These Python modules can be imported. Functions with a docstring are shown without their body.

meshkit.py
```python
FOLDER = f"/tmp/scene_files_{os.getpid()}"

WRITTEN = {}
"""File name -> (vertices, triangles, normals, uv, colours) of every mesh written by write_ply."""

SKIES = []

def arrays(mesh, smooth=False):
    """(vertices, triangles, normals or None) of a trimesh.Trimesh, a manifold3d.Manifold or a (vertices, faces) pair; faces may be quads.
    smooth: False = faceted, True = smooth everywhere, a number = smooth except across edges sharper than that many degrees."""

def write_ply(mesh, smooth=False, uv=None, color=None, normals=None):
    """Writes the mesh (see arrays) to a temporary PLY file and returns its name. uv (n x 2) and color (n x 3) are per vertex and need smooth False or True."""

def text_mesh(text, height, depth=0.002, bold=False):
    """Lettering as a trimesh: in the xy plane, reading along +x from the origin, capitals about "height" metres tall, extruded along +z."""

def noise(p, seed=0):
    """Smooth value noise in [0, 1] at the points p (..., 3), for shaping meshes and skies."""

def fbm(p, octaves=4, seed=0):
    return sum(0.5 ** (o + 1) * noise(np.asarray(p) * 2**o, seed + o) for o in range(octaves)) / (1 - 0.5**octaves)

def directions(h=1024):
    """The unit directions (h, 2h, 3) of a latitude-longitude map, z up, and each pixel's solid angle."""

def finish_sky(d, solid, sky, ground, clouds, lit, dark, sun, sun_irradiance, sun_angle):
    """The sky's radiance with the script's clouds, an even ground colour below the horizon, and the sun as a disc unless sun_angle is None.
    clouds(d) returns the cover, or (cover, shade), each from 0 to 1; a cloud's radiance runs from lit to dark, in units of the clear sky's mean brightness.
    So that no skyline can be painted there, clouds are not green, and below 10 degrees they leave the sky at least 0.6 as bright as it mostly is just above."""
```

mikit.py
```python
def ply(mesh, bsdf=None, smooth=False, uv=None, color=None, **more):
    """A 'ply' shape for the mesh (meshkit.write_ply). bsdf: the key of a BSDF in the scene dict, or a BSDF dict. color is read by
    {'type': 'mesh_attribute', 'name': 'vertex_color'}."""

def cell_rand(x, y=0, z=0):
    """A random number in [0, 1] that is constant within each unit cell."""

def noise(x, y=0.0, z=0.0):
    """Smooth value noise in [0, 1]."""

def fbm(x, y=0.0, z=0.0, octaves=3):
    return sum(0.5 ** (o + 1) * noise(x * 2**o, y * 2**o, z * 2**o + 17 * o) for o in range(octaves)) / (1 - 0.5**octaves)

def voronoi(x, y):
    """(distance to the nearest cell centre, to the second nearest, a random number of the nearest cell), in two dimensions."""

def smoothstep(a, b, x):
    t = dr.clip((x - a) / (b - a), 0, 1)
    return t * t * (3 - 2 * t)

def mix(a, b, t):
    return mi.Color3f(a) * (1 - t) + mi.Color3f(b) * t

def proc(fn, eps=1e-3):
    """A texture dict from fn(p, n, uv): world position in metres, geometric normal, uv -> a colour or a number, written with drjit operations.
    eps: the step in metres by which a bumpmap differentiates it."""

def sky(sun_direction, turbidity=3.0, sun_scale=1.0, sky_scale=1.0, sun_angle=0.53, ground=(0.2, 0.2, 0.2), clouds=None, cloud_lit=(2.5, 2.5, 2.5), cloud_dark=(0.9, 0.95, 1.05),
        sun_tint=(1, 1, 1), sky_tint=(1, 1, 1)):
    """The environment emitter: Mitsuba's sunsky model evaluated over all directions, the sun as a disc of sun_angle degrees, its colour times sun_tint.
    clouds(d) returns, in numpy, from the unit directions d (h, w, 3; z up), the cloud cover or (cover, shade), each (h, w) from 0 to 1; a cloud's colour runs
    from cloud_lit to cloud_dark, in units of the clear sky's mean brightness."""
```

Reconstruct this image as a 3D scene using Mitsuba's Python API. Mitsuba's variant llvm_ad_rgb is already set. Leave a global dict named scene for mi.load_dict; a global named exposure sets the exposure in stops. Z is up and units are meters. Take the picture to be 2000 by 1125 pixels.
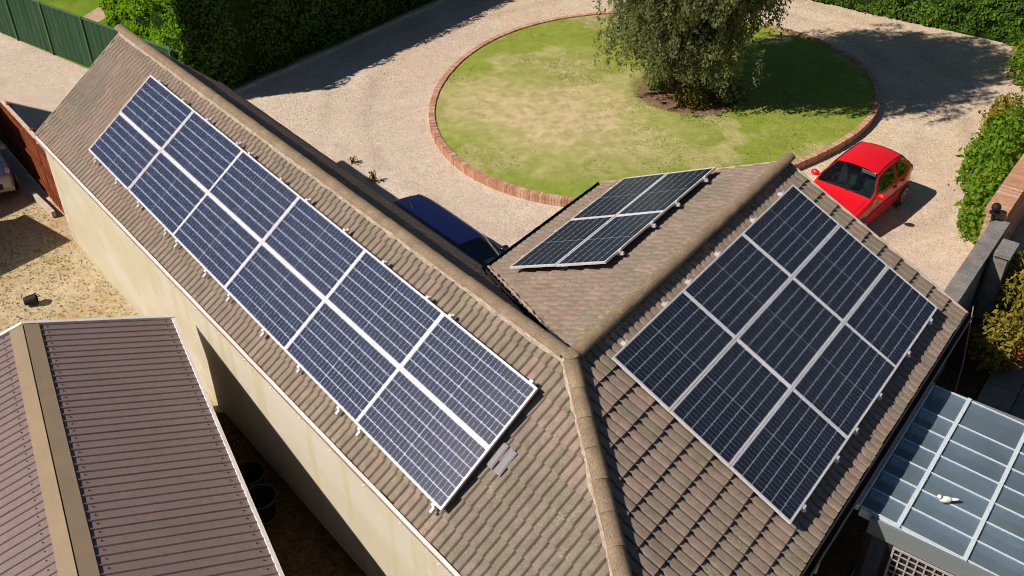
import math, random
import numpy as np, trimesh, drjit as dr, mitsuba as mi
import mikit, meshkit
from mikit import noise, fbm, cell_rand, smoothstep, mix, voronoi
from scipy.interpolate import PchipInterpolator

T = mi.ScalarTransform4f
scene, labels = {}, {}
rng = np.random.default_rng(7)
random.seed(7)

# ---------------------------------------------------------------- camera, sun and sky, exposure
CAM_O = np.array([-8.62716754, -5.60092588, 13.28611276])
CAM_F = np.array([0.64204489, 0.48994976, -0.58968432])
CAM_R = np.array([0.60312032, -0.79762729, -0.00604895])
CAM_R = CAM_R - CAM_F * (CAM_R @ CAM_F)
CAM_R /= np.linalg.norm(CAM_R)
CAM_D = np.cross(CAM_F, CAM_R)
m = np.eye(4)
m[:3, 0], m[:3, 1], m[:3, 2], m[:3, 3] = -CAM_R, -CAM_D, CAM_F, CAM_O
scene['camera'] = {'type': 'perspective', 'fov': 54.294, 'fov_axis': 'x', 'near_clip': 0.1, 'far_clip': 2000.0,
                   'to_world': T(m)}
SUN = np.array([-0.84, 0.61, 1.0])
scene['sky'] = mikit.sky(SUN, turbidity=3, sky_scale=0.34, sun_tint=(1.0, 1.05, 1.25))
exposure = 2.0

# ---------------------------------------------------------------- helpers
def numbered(key):
    if key not in scene and key not in labels:
        return key
    k = 1
    while f'{key}_{k:03d}' in scene or f'{key}_{k:03d}' in labels:
        k += 1
    return f'{key}_{k:03d}'

def thing(name, label, cat, group=None):
    key = numbered(name)
    labels[key] = {'label': label, 'category': cat}
    if group:
        labels[key]['group'] = group
    return key

_count = {}
def put(key, shape, label=None, kind=None):
    base = key
    n = _count.get(base, 0)
    while key in scene:
        n += 1
        key = f'{base}_{n:03d}'
    _count[base] = n
    scene[key] = shape
    if label or kind:
        labels[key] = {}
        if label: labels[key]['label'] = label
        if kind: labels[key]['kind'] = kind
    return key

def part(holder, name, mesh, bsdf, smooth=False, label=None, kind=None, uv=None):
    return put(f'{holder}__{name}', mikit.ply(mesh, bsdf, smooth=smooth, uv=uv), label, kind)

def struct(name, mesh, bsdf, label, kind='structure', smooth=False, uv=None):
    scene[name] = mikit.ply(mesh, bsdf, smooth=smooth, uv=uv)
    labels[name] = {'label': label, 'kind': kind}

def box(x0, x1, y0, y1, z0, z1):
    b = trimesh.creation.box(extents=(x1 - x0, y1 - y0, z1 - z0))
    b.apply_translation(((x0 + x1) / 2, (y0 + y1) / 2, (z0 + z1) / 2))
    return b

def cat(ms):
    return trimesh.util.concatenate(ms)

def place(mesh, M):
    mm = mesh.copy()
    mm.apply_transform(M)
    return mm

def frame(o, x, y, z):
    M = np.eye(4)
    M[:3, 0], M[:3, 1], M[:3, 2], M[:3, 3] = x, y, z, o
    return M

def beam(a, b, w, h, up=(0, 0, 1)):
    a, b = np.asarray(a, float), np.asarray(b, float)
    d = b - a
    L = np.linalg.norm(d)
    d = d / L
    s = np.cross(up, d)
    s /= np.linalg.norm(s)
    u = np.cross(d, s)
    return place(box(0, L, -w / 2, w / 2, -h / 2, h / 2), frame(a, d, s, u))

def tube(pts, r, n=10):
    pts = np.asarray(pts, float)
    r = np.broadcast_to(np.asarray(r, float), (len(pts),))
    V, F = [], []
    for i, p in enumerate(pts):
        d = pts[min(i + 1, len(pts) - 1)] - pts[max(i - 1, 0)]
        d /= np.linalg.norm(d) + 1e-9
        a = np.cross(d, [0.31, 0.17, 0.93] if abs(d[2]) < .9 else [1, 0, 0])
        a /= np.linalg.norm(a)
        b = np.cross(d, a)
        th = np.arange(n) * 2 * math.pi / n
        V.append(p + r[i] * (np.cos(th)[:, None] * a + np.sin(th)[:, None] * b))
    V = np.vstack(V)
    for i in range(len(pts) - 1):
        for k in range(n):
            F.append([i * n + k, i * n + (k + 1) % n, (i + 1) * n + (k + 1) % n])
            F.append([i * n + k, (i + 1) * n + (k + 1) % n, (i + 1) * n + k])
    V = np.vstack([V, pts[:1], pts[-1:]])
    for k in range(n):
        F.append([len(V) - 2, (k + 1) % n, k])
        F.append([len(V) - 1, (len(pts) - 1) * n + k, (len(pts) - 1) * n + (k + 1) % n])
    return trimesh.Trimesh(V, np.array(F), process=False)

def grid_mesh(P):
    """P (a, b, 3) -> mesh"""
    a, b = P.shape[:2]
    i = np.arange(a * b).reshape(a, b)
    f = np.concatenate([np.stack([i[:-1, :-1], i[1:, :-1], i[1:, 1:]], -1).reshape(-1, 3),
                        np.stack([i[:-1, :-1], i[1:, 1:], i[:-1, 1:]], -1).reshape(-1, 3)])
    return trimesh.Trimesh(P.reshape(-1, 3), f, process=False)

def leaf_mesh(C, size, aspect=0.5, nrm=None, droop=0.0, jitter=1.0, r=None):
    """Diamond leaves (two folded triangles) at C; uv.x = one random tone per leaf, uv.y = along the leaf."""
    r = r or rng
    n = len(C)
    a = r.normal(size=(n, 3))
    a[:, 2] -= droop
    a /= np.linalg.norm(a, axis=1, keepdims=True)
    b = r.normal(size=(n, 3)) if nrm is None else np.cross(a, nrm + jitter * .6 * r.normal(size=(n, 3)))
    b -= a * (a * b).sum(1, keepdims=True)
    b /= np.linalg.norm(b, axis=1, keepdims=True) + 1e-9
    c = np.cross(a, b)
    s = (np.asarray(size) * r.uniform(.6, 1.35, n))[:, None]
    V = np.stack([C - a * s * .5, C + b * s * aspect * .5 + c * s * .08, C + a * s * .5, C - b * s * aspect * .5 + c * s * .08], 1).reshape(-1, 3)
    k = np.arange(n)[:, None] * 4
    F = np.concatenate([k + [0, 1, 2], k + [0, 2, 3]])
    t = r.uniform(0, 1, n)
    uv = np.stack([np.repeat(t, 4), np.tile([0, .5, 1, .5], n)], 1)
    return (V, F), uv

# ---------------------------------------------------------------- materials
def col(*c):
    return mi.Color3f(*c)

def diffuse(key, fn, rough=None):
    d = {'type': 'diffuse', 'reflectance': mikit.proc(fn) if callable(fn) else {'type': 'rgb', 'value': fn}}
    scene[key] = {'type': 'twosided', 'bsdf': d}

def principled(key, base, rough=.5, metallic=0., **kw):
    d = {'type': 'principled', 'base_color': mikit.proc(base) if callable(base) else {'type': 'rgb', 'value': base},
         'roughness': rough, 'metallic': metallic, **kw}
    scene[key] = {'type': 'twosided', 'bsdf': d}

def tile_fn(p, n, uv):
    t = dr.clip(uv.x, 0, 1)
    c = mix((.222, .187, .150), (.262, .204, .170), smoothstep(.45, 1.0, t))
    c = mix(c, (.205, .188, .138), smoothstep(.30, .0, t) * .9)
    big = fbm(p.x * .55 + 2, p.y * .55, p.z * .55, octaves=3)
    c = mix(c, (.255, .193, .160), smoothstep(.48, .68, big) * .35)
    c = mix(c, (.170, .155, .122), smoothstep(.46, .30, big) * .45)
    g = fbm(p.x * 9, p.y * 9, p.z * 9, octaves=3)
    s = noise(p.x * 70, p.y * 70, p.z * 70)
    lich = smoothstep(.56, .74, fbm(p.x * 3.1 + 5, p.y * 3.1, p.z * 3.1, octaves=4)) * smoothstep(.4, .8, s)
    c = c * (.60 + .50 * g + .32 * s)
    return mix(c, (.35, .33, .23), lich * .6)
diffuse('mat_tile', tile_fn)
def ridge_fn(p, n, uv):
    g = fbm(p.x * 5, p.y * 5, p.z * 5, octaves=4)
    s = noise(p.x * 60, p.y * 60, p.z * 60)
    c = mix((.205, .158, .110), (.245, .198, .142), uv.x)
    c = mix(c, (.26, .225, .125), smoothstep(.55, .7, g) * .5)
    return c * (.55 + .55 * s + .4 * g)
diffuse('mat_ridge', ridge_fn)
diffuse('mat_mortar', lambda p, n, uv: col(.42, .37, .30) * (.6 + .6 * noise(p.x * 25, p.y * 25, p.z * 25)))
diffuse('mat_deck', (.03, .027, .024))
diffuse('mat_wall_shade', lambda p, n, uv: col(.035, .032, .030) * (.6 + .7 * noise(p.x * 6, p.y * 6, p.z * 22)))
def render_fn(p, n, uv):
    g = fbm(p.x * .9, p.y * .9, p.z * 1.6, octaves=4)
    st = fbm(p.x * 5 + 3, p.y * 5, p.z * .5, octaves=3)
    c = mix((.52, .49, .37), (.56, .54, .45), smoothstep(.35, .65, g))
    c = mix(c, (.50, .46, .28), smoothstep(.50, .72, st) * .6)
    c = mix(c, (.40, .35, .25), smoothstep(.45, .0, p.z) * .5 * noise(p.x * 3, p.y * 3, p.z * 6))
    return c * (.94 + .08 * noise(p.x * 40, p.y * 40, p.z * 40))
diffuse('mat_render', render_fn)
principled('mat_white_plastic', lambda p, n, uv: col(.76, .71, .68) * (.85 + .2 * noise(p.x * 4, p.y * 4, p.z * 4)), .4)
principled('mat_gutter', lambda p, n, uv: col(.60, .54, .50) * (.75 + .4 * fbm(p.x * 3, p.y * 3, p.z * 3)), .45)
principled('mat_black_plastic', (.014, .014, .014), .6, specular=.2)
principled('mat_vent', (.20, .20, .225), .7)
principled('mat_dark_pole', (.14, .15, .15), .5)
principled('mat_grey_plastic', (.30, .34, .34), .4)
principled('mat_alu', lambda p, n, uv: col(.68, .69, .71) * (.93 + .1 * noise(p.x * 6, p.y * 6, p.z * 6)), .35, .25)
principled('mat_backsheet', (.31, .36, .48), .25, clearcoat=.8, clearcoat_gloss=.95)
def cell_fn(p, n, uv):
    t = cell_rand(dr.floor(uv.x * 997), 3, 5)
    c = mix((.006, .0118, .034), (.010, .0185, .062), t)
    return c
principled('mat_cell', cell_fn, .22, specular=.5, clearcoat=1.0, clearcoat_gloss=.97)
principled('mat_dark_cell', lambda p, n, uv: mix((.007, .0105, .018), (.011, .0155, .028), cell_rand(dr.floor(uv.x * 997), 3, 5)), .22, specular=.5, clearcoat=1.0, clearcoat_gloss=.97)
principled('mat_grey_backsheet', (.21, .24, .29), .25, clearcoat=.8, clearcoat_gloss=.95)
principled('mat_black_back', (.02, .02, .022), .6)

def gravel_fn(p, n, uv):
    d1, d2, w = voronoi(p.x * 22, p.y * 22)
    big = fbm(p.x * .35, p.y * .35, 0, octaves=4)
    track = fbm(p.x * 1.1 + 9, p.y * 1.1, 0, octaves=3)
    c = mix((.475, .400, .325), (.595, .515, .425), w)
    c = mix(c, c * col(1.0, .965, .86), smoothstep(11, 19, p.x + 4 * big))
    c = mix(c, (.50, .42, .36), smoothstep(.45, .75, big) * .6)
    c = mix(c, (.58, .53, .44), smoothstep(.5, .7, track) * .4)
    c = c * (.72 + .42 * smoothstep(.0, .35, d2 - d1))
    rr = dr.sqrt(dr.square((p.x - 16.4) * .93) + dr.square(p.y - 8.3)) + (fbm(p.x * .25, p.y * .25, 5, octaves=2) - .5) * 1.2
    rut = smoothstep(.42, .0, dr.abs(rr - 8.0)) + smoothstep(.42, .0, dr.abs(rr - 9.5))
    c = c * (1 - .17 * rut * noise(p.x * .9, p.y * .9, 8)) * (1 - .08 * smoothstep(.66, .8, fbm(p.x * .6, p.y * .6, 11, octaves=3)))
    return c * (.93 + .13 * noise(p.x * 6, p.y * 6))
diffuse('mat_gravel', gravel_fn)
def yard_fn(p, n, uv):
    a = fbm(p.x * 1.4, p.y * 1.4, 0, octaves=4)
    b = fbm(p.x * 7, p.y * 7, 0, octaves=3)
    s = noise(p.x * 28, p.y * 28)
    c = mix((.43, .36, .22), (.53, .46, .32), s)
    c = mix(c, (.23, .21, .075), smoothstep(.52, .72, b) * smoothstep(.3, .6, a) * .75)
    c = mix(c, (.46, .25, .13), smoothstep(.62, .75, fbm(p.x * .8 + 7, p.y * .8, 2, octaves=4)) * .35)
    return c * (.68 + .5 * b)
diffuse('mat_yard', yard_fn)
def lawn_fn(p, n, uv):
    dx, dy = p.x - 12.9, p.y - 9.6
    w = fbm(p.x * .55, p.y * .55, 0, octaves=4)
    dry = smoothstep(4.6, .6, dr.sqrt(dx * dx * .85 + dy * dy * .8) + (w - .5) * 3.6)
    dry2 = smoothstep(.56, .70, fbm(p.x * .9 + 4, p.y * .9, 3, octaves=4)) * .55
    d = dr.maximum(dry, dry2)
    b = fbm(p.x * 5, p.y * 5, 0, octaves=4)
    s = noise(p.x * 30, p.y * 30)
    lf = fbm(p.x * .8 + 3, p.y * .8, 1, octaves=3)
    g = mix((.185, .255, .030), (.285, .345, .075), .55 * b + .45 * lf)
    y = mix((.43, .36, .18), (.56, .48, .29), b)
    c = mix(g, y, dr.clip(d * (.55 + .7 * b), 0, 1))
    return c * (.86 + .14 * s + .12 * (b - .5))
diffuse('mat_lawn', lawn_fn)
diffuse('mat_far_lawn', lambda p, n, uv: mix((.10, .19, .015), (.20, .27, .04), fbm(p.x * 2, p.y * 2, 0)))
diffuse('mat_path', lambda p, n, uv: col(.46, .35, .24) * (.7 + .5 * fbm(p.x * 5, p.y * 5, 0)))
diffuse('mat_soil', lambda p, n, uv: col(.20, .135, .085) * (.5 + .9 * fbm(p.x * 8, p.y * 8, p.z * 8)))
diffuse('mat_soil_and_shade', lambda p, n, uv: mix((.11, .065, .03), (.05, .035, .022), fbm(p.x * 6, p.y * 6, 0)) * (.5 + .9 * noise(p.x * 30, p.y * 30)))
def brick_fn(p, n, uv):
    t = uv.x
    c = mix((.43, .225, .145), (.52, .315, .22), t)
    c = mix(c, (.60, .46, .36), smoothstep(.7, 1, t) * .6)
    return c * (.72 + .45 * fbm(p.x * 14, p.y * 14, p.z * 14))
diffuse('mat_brick', brick_fn)
diffuse('mat_slate', lambda p, n, uv: mix((.14, .14, .14), (.28, .275, .26), fbm(p.x * 5, p.y * 5, p.z * 5)) * (.75 + .4 * noise(p.x * 40, p.y * 40, p.z * 40)))
diffuse('mat_paving', lambda p, n, uv: mix((.16, .15, .135), (.24, .21, .18), uv.x) * (.7 + .5 * fbm(p.x * 6, p.y * 6, 0)))

def leaf_mat(key, a, b, trans=.7, dry=None):
    def fn(p, n, uv):
        c = mix(a, b, uv.x)
        if dry is not None:
            c = mix(c, dry, smoothstep(.93, .99, uv.x))
        return c * (.75 + .5 * noise(p.x * 1.7, p.y * 1.7, p.z * 1.7))
    scene[key] = {'type': 'principledthin', 'base_color': mikit.proc(fn), 'roughness': .55, 'diff_trans': trans, 'spec_trans': 0.0, 'eta': 1.35}
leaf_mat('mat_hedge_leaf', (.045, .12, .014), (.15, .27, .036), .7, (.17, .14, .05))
leaf_mat('mat_sunlit_leaf', (.16, .36, .010), (.32, .55, .03), .95)  # brighter copy of the hedge leaf, sunlight put into its colour
leaf_mat('mat_tree_leaf', (.19, .245, .105), (.40, .45, .20), 1.3, (.42, .37, .15))
leaf_mat('mat_bush_leaf', (.09, .24, .014), (.26, .40, .04), 1.0, (.33, .26, .05))
leaf_mat('mat_yellow_leaf', (.14, .14, .015), (.32, .27, .05), .7)
leaf_mat('mat_grass', (.17, .235, .03), (.30, .35, .08), 1.0, (.46, .39, .2))
leaf_mat('mat_straw', (.34, .27, .12), (.52, .43, .22), .5)
diffuse('mat_hedge_core', lambda p, n, uv: col(.018, .035, .008) * (.5 + noise(p.x * 9, p.y * 9, p.z * 9)))
diffuse('mat_bark', lambda p, n, uv: col(.10, .078, .060) * (.5 + fbm(p.x * 12, p.y * 12, p.z * 3)))
def fence_fn(p, n, uv):
    g = fbm(p.x * 4, p.y * 22, p.z * .8, octaves=3)
    c = mix((.030, .072, .040), (.052, .100, .056), uv.x * .5 + g * .5)
    return c * (.7 + .5 * g)
diffuse('mat_green_fence', fence_fn)
diffuse('mat_green_post', lambda p, n, uv: col(.085, .155, .085) * (.7 + .5 * fbm(p.x * 9, p.y * 9, p.z)))
diffuse('mat_red_wood', lambda p, n, uv: mix((.13, .038, .018), (.27, .085, .038), uv.x) * (.6 + .7 * fbm(p.x * 14, p.y * 14, p.z * 1.2)))
diffuse('mat_pale_wood', lambda p, n, uv: col(.52, .46, .38) * (.7 + .5 * fbm(p.x * 8, p.y * 8, p.z * 8)))
def metal_roof_fn(p, n, uv):
    g = fbm(p.x * 1.3, p.y * 1.3, p.z, octaves=4)
    c = mix((.172, .130, .122), (.212, .162, .152), g)
    return c * (.92 + .14 * noise(p.x * 24, p.y * 24, p.z * 24))
principled('mat_metal_roof', metal_roof_fn, .48, specular=.35)
principled('mat_ridge_cap', lambda p, n, uv: mix((.235, .182, .115), (.29, .232, .152), fbm(p.x * 3, p.y * 3, p.z * 3)), .5, specular=.3)
principled('mat_red_paint', (.58, .004, .010), .25, clearcoat=1.0, clearcoat_gloss=.97)
principled('mat_blue_paint', (.002, .004, .040), .25, clearcoat=1.0, clearcoat_gloss=.97)
principled('mat_silver_paint', (.42, .42, .43), .3, .4, clearcoat=.8)
principled('mat_tyre', (.018, .018, .018), .8)
principled('mat_rim', (.55, .55, .56), .3, .8)
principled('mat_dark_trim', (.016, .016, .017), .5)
principled('mat_seat', lambda p, n, uv: col(.035, .040, .042) * (.6 + noise(p.x * 8, p.y * 8, p.z * 8)), .9)
principled('mat_lamp', (.75, .75, .72), .12, clearcoat=1.0)
principled('mat_tail_lamp', (.35, .01, .01), .15, clearcoat=1.0)
principled('mat_chrome', (.85, .85, .83), .18, .9)
diffuse('mat_paper', (.78, .78, .72))
scene['mat_glass'] = {'type': 'thindielectric', 'int_ior': 1.5}
scene['mat_tint_glass'] = {'type': 'thindielectric', 'int_ior': 1.5, 'specular_transmittance': {'type': 'rgb', 'value': (.42, .52, .48)}}
scene['mat_poly'] = {'type': 'principledthin', 'base_color': mikit.proc(lambda p, n, uv: col(.50, .70, .85) * (.72 + .5 * fbm(p.x * 1.6, p.y * 1.6, 0, octaves=4))), 'roughness': .12, 'spec_trans': .64, 'diff_trans': .95, 'eta': 1.5}
principled('mat_bar', (.50, .60, .64), .4)
principled('mat_grey_board', (.15, .18, .19), .6)
principled('mat_trellis', (.33, .31, .31), .6)
diffuse('mat_red_petal', (.55, .05, .05))
diffuse('mat_terracotta', (.25, .10, .06))

# ---------------------------------------------------------------- measured geometry of the place (metres, z up)
G = 4.6096                                   # ridge height
AZ = -0.2296
uL = np.array([-math.sin(AZ), math.cos(AZ), 0.])   # along the long wing's ridge, away from the junction
nL = np.array([math.cos(AZ), math.sin(AZ), 0.])    # across it, towards the drive
Z = np.array([0, 0, 1.])
X = np.array([1., 0, 0])
Y = np.array([0, 1., 0])
J = np.array([0, 0, G])
pA, pB, pC, pD = .6353, .4560, .4335, .745
VAL_PITCH = .7258
eA, eB = 3.083, 4.019
zeA, zeB = G - eA * math.sin(pA), G - eB * math.sin(pB)
eD = (G - zeA) / math.sin(pD)
eC = (G - zeB) / math.sin(pC)
SL, SR = 15.25, 6.82                          # gable ends of the two wings
wA, wB_, wC, wD = eA * math.cos(pA), eB * math.cos(pB), eC * math.cos(pC), eD * math.cos(pD)

def slope_frame(along, across, pitch):
    """columns: along the eave, down the slope, outward normal"""
    dn = across * math.cos(pitch) - Z * math.sin(pitch)
    nr = across * math.sin(pitch) + Z * math.cos(pitch)
    return along, dn, nr
SLOPES = {'A': slope_frame(uL, -nL, pA), 'D': slope_frame(uL, nL, pD), 'B': slope_frame(X, -Y, pB), 'C': slope_frame(X, Y, pC)}

def on_slope(k, s, d, h=0.):
    a, dn, nr = SLOPES[k]
    return J + a * s + dn * d + nr * h

def hip_dir():
    ta, tb = math.tan(pA), math.tan(pB)
    y = -1.
    z = tb * y
    x = (z / ta - y * math.sin(AZ)) / math.cos(AZ)
    return np.array([x, y, z])
def valley_dir():
    ta, tc = math.tan(VAL_PITCH), math.tan(pC)
    y = 1.
    z = -tc * y
    x = (-z / ta - y * math.sin(AZ)) / math.cos(AZ)
    return np.array([x, y, z])
HIP, VAL = hip_dir(), valley_dir()

# ---------------------------------------------------------------- ground, drive, lawns, hedges' setting
def sheet(poly, z, holes=None):
    from shapely.geometry import Polygon
    pg = Polygon(poly, holes or [])
    v, f = trimesh.creation.triangulate_polygon(pg, engine='earcut')
    return trimesh.Trimesh(np.c_[v, np.full(len(v), z)], f, process=False)

struct('ground', sheet([(-150, -150), (200, -150), (200, 200), (-150, 200)], 0.0), 'mat_yard', 'dry pale straw and stony yard ground around the buildings')
struct('driveway', sheet([(2.0, -2.4), (27.2, -2.4), (27.2, 7.0), (60, 7.0), (60, 18.7), (7.15, 18.7), (5.2, 16.6)], .006), 'mat_gravel', 'pale pinkish gravel driveway sweeping round the lawn island')
struct('gravel_yard', sheet([(2.0, 15.4), (5.5, 16.2), (7.2, 18.6), (7.2, 45), (-5, 45), (-1, 28), (1.6, 18.5)], .004), 'mat_gravel', 'pale gravel yard between the timber fence and the green fence')
struct('back_garden', sheet([(7.25, 18.7), (60, 18.7), (60, 60), (7.25, 60)], .004), 'mat_far_lawn', 'bright green lawn behind the green fence')
struct('side_passage', sheet([(-4.5, -1.5), (-1.9, -1.5), (-.62, 7.35), (-1.2, 7.9)], .004), 'mat_soil_and_shade', 'dark bare earth passage between the metal roofed shed and the cream wall')
struct('garden_path', sheet([(8.0, 26.2), (8.3, 27.3), (13, 29.2), (18, 31), (18, 30), (12, 27.9)], .012), 'mat_path', 'pale path across the lawn behind the green fence')
struct('side_garden', sheet([(-1, -9), (14, -9), (14, -3.1), (6.7, -3.1), (6.7, -2.9), (-1, -2.9)], .004), 'mat_soil_and_shade', 'side garden earth with its deep shade painted in dark')  # ground coloured dark to stand in for the deep shade here

# lawn island: rounded oval raised inside a brick edging
RC = np.array([16.4, 8.3])
CO = [6.456271, -0.081116, -0.182297, 0.431172, -0.274602, -0.231536, -0.12561]
def ring_r(th):
    r = CO[0]
    for k in (1, 2, 3):
        r = r + CO[2 * k - 1] * np.cos(k * th) + CO[2 * k] * np.sin(k * th)
    return r
def ring_pt(th, off=0.):
    r = ring_r(th) + off
    return np.stack([RC[0] + r * np.cos(th), RC[1] + r * np.sin(th)], -1)
th = np.linspace(0, 2 * math.pi, 181)
fr = np.linspace(0, 1, 41)
P = np.zeros((181, 41, 3))
for j, f in enumerate(fr):
    P[:, j, 0] = RC[0] + (ring_r(th) + .01) * f * np.cos(th)
    P[:, j, 1] = RC[1] + (ring_r(th) + .01) * f * np.sin(th)
    P[:, j, 2] = .20 + .14 * (1 - f ** 2) 
P[..., 2] += .05 * (meshkit.fbm(np.dstack([P[..., 0], P[..., 1], P[..., 0] * 0]) * .9, 3) - .5) * (fr < .99)
bedc = np.array([16.85, 7.05])
bd = np.linalg.norm(P[..., :2] - bedc, axis=-1)
P[..., 2] -= .14 * np.clip((1.75 - bd) / .3, 0, 1)
struct('lawn', grid_mesh(P), 'mat_lawn', 'sunburnt oval lawn island with dry straw patches', smooth=True)
# soil bed round the tree
bt = np.linspace(0, 2 * math.pi, 49)
bedP = np.stack([np.stack([bedc[0] + 1.62 * f * np.cos(bt), bedc[1] + 1.62 * f * np.sin(bt), .235 + .05 * (1 - f) + .03 * np.sin(5 * bt + f * 9) * f * (1 - f)], -1) for f in (0, .25, .5, .75, 1)], 1)
struct('planting_bed', grid_mesh(bedP), 'mat_soil', 'round bare soil bed under the tree on the lawn')

# grass tufts
def lawn_z(x, y):
    f = np.hypot(x - RC[0], y - RC[1]) / ring_r(np.arctan2(y - RC[1], x - RC[0]))
    return .20 + .14 * (1 - f ** 2)
n = 46000
t_ = rng.uniform(0, 2 * math.pi, n)
f_ = np.sqrt(rng.uniform(0, .985, n))
gx, gy = RC[0] + ring_r(t_) * f_ * np.cos(t_), RC[1] + ring_r(t_) * f_ * np.sin(t_)
dens = meshkit.fbm(np.stack([gx * .7, gy * .7, gx * 0], -1), 3)
dry = np.hypot((gx - 12.9) * .92, (gy - 9.6) * .9) + (dens - .5) * 4
keep = (np.hypot(gx - bedc[0], gy - bedc[1]) > 1.75) & (rng.uniform(0, 1, n) < np.where(dry < 2.6, .12, .6))
gx, gy = gx[keep], gy[keep]
def blades(x, y, z, h, r=rng):
    n = len(x)
    a = r.uniform(0, 2 * math.pi, n)
    w = .012 + .02 * r.uniform(0, 1, n)
    lean = r.normal(size=(n, 2)) * h[:, None] * .6
    B = np.stack([x, y, z], -1)
    d = np.stack([np.cos(a) * w, np.sin(a) * w, 0 * a], -1)
    tip = B + np.c_[lean, h]
    V = np.stack([B - d, B + d, tip], 1).reshape(-1, 3)
    F = np.arange(3 * n).reshape(-1, 3)
    uv = np.stack([np.repeat(r.uniform(0, 1, n), 3), np.tile([0, 0, 1], n)], 1)
    return (V, F), uv
ms, uv = blades(gx, gy, lawn_z(gx, gy) - .01, rng.uniform(.010, .026, len(gx)))
struct('grass', ms, 'mat_grass', 'short patchy grass on the lawn island', 'stuff', uv=uv)

# loose gravel stones and dry yard tufts
def pebbles(x, y, s, z0=.006):
    n = len(x)
    oct_v = np.array([[1, 0, 0], [0, 1, 0], [-1, 0, 0], [0, -1, 0], [0, 0, .7]])
    oct_f = np.array([[0, 1, 4], [1, 2, 4], [2, 3, 4], [3, 0, 4]])
    a = rng.uniform(0, 6.28, n)
    V = oct_v[None] * s[:, None, None]
    ca, sa = np.cos(a)[:, None], np.sin(a)[:, None]
    V = np.stack([V[..., 0] * ca - V[..., 1] * sa * .7, V[..., 0] * sa + V[..., 1] * ca * .7, V[..., 2]], -1)
    V += np.stack([x, y, np.full(n, z0)], -1)[:, None]
    F = oct_f[None] + np.arange(n)[:, None, None] * 5
    return V.reshape(-1, 3), F.reshape(-1, 3)
n = 60000
px_, py_ = rng.uniform(2.2, 27, n), rng.uniform(-2.3, 18.5, n)
k = np.hypot(px_ - RC[0], py_ - RC[1]) > ring_r(np.arctan2(py_ - RC[1], px_ - RC[0])) + .3
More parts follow.
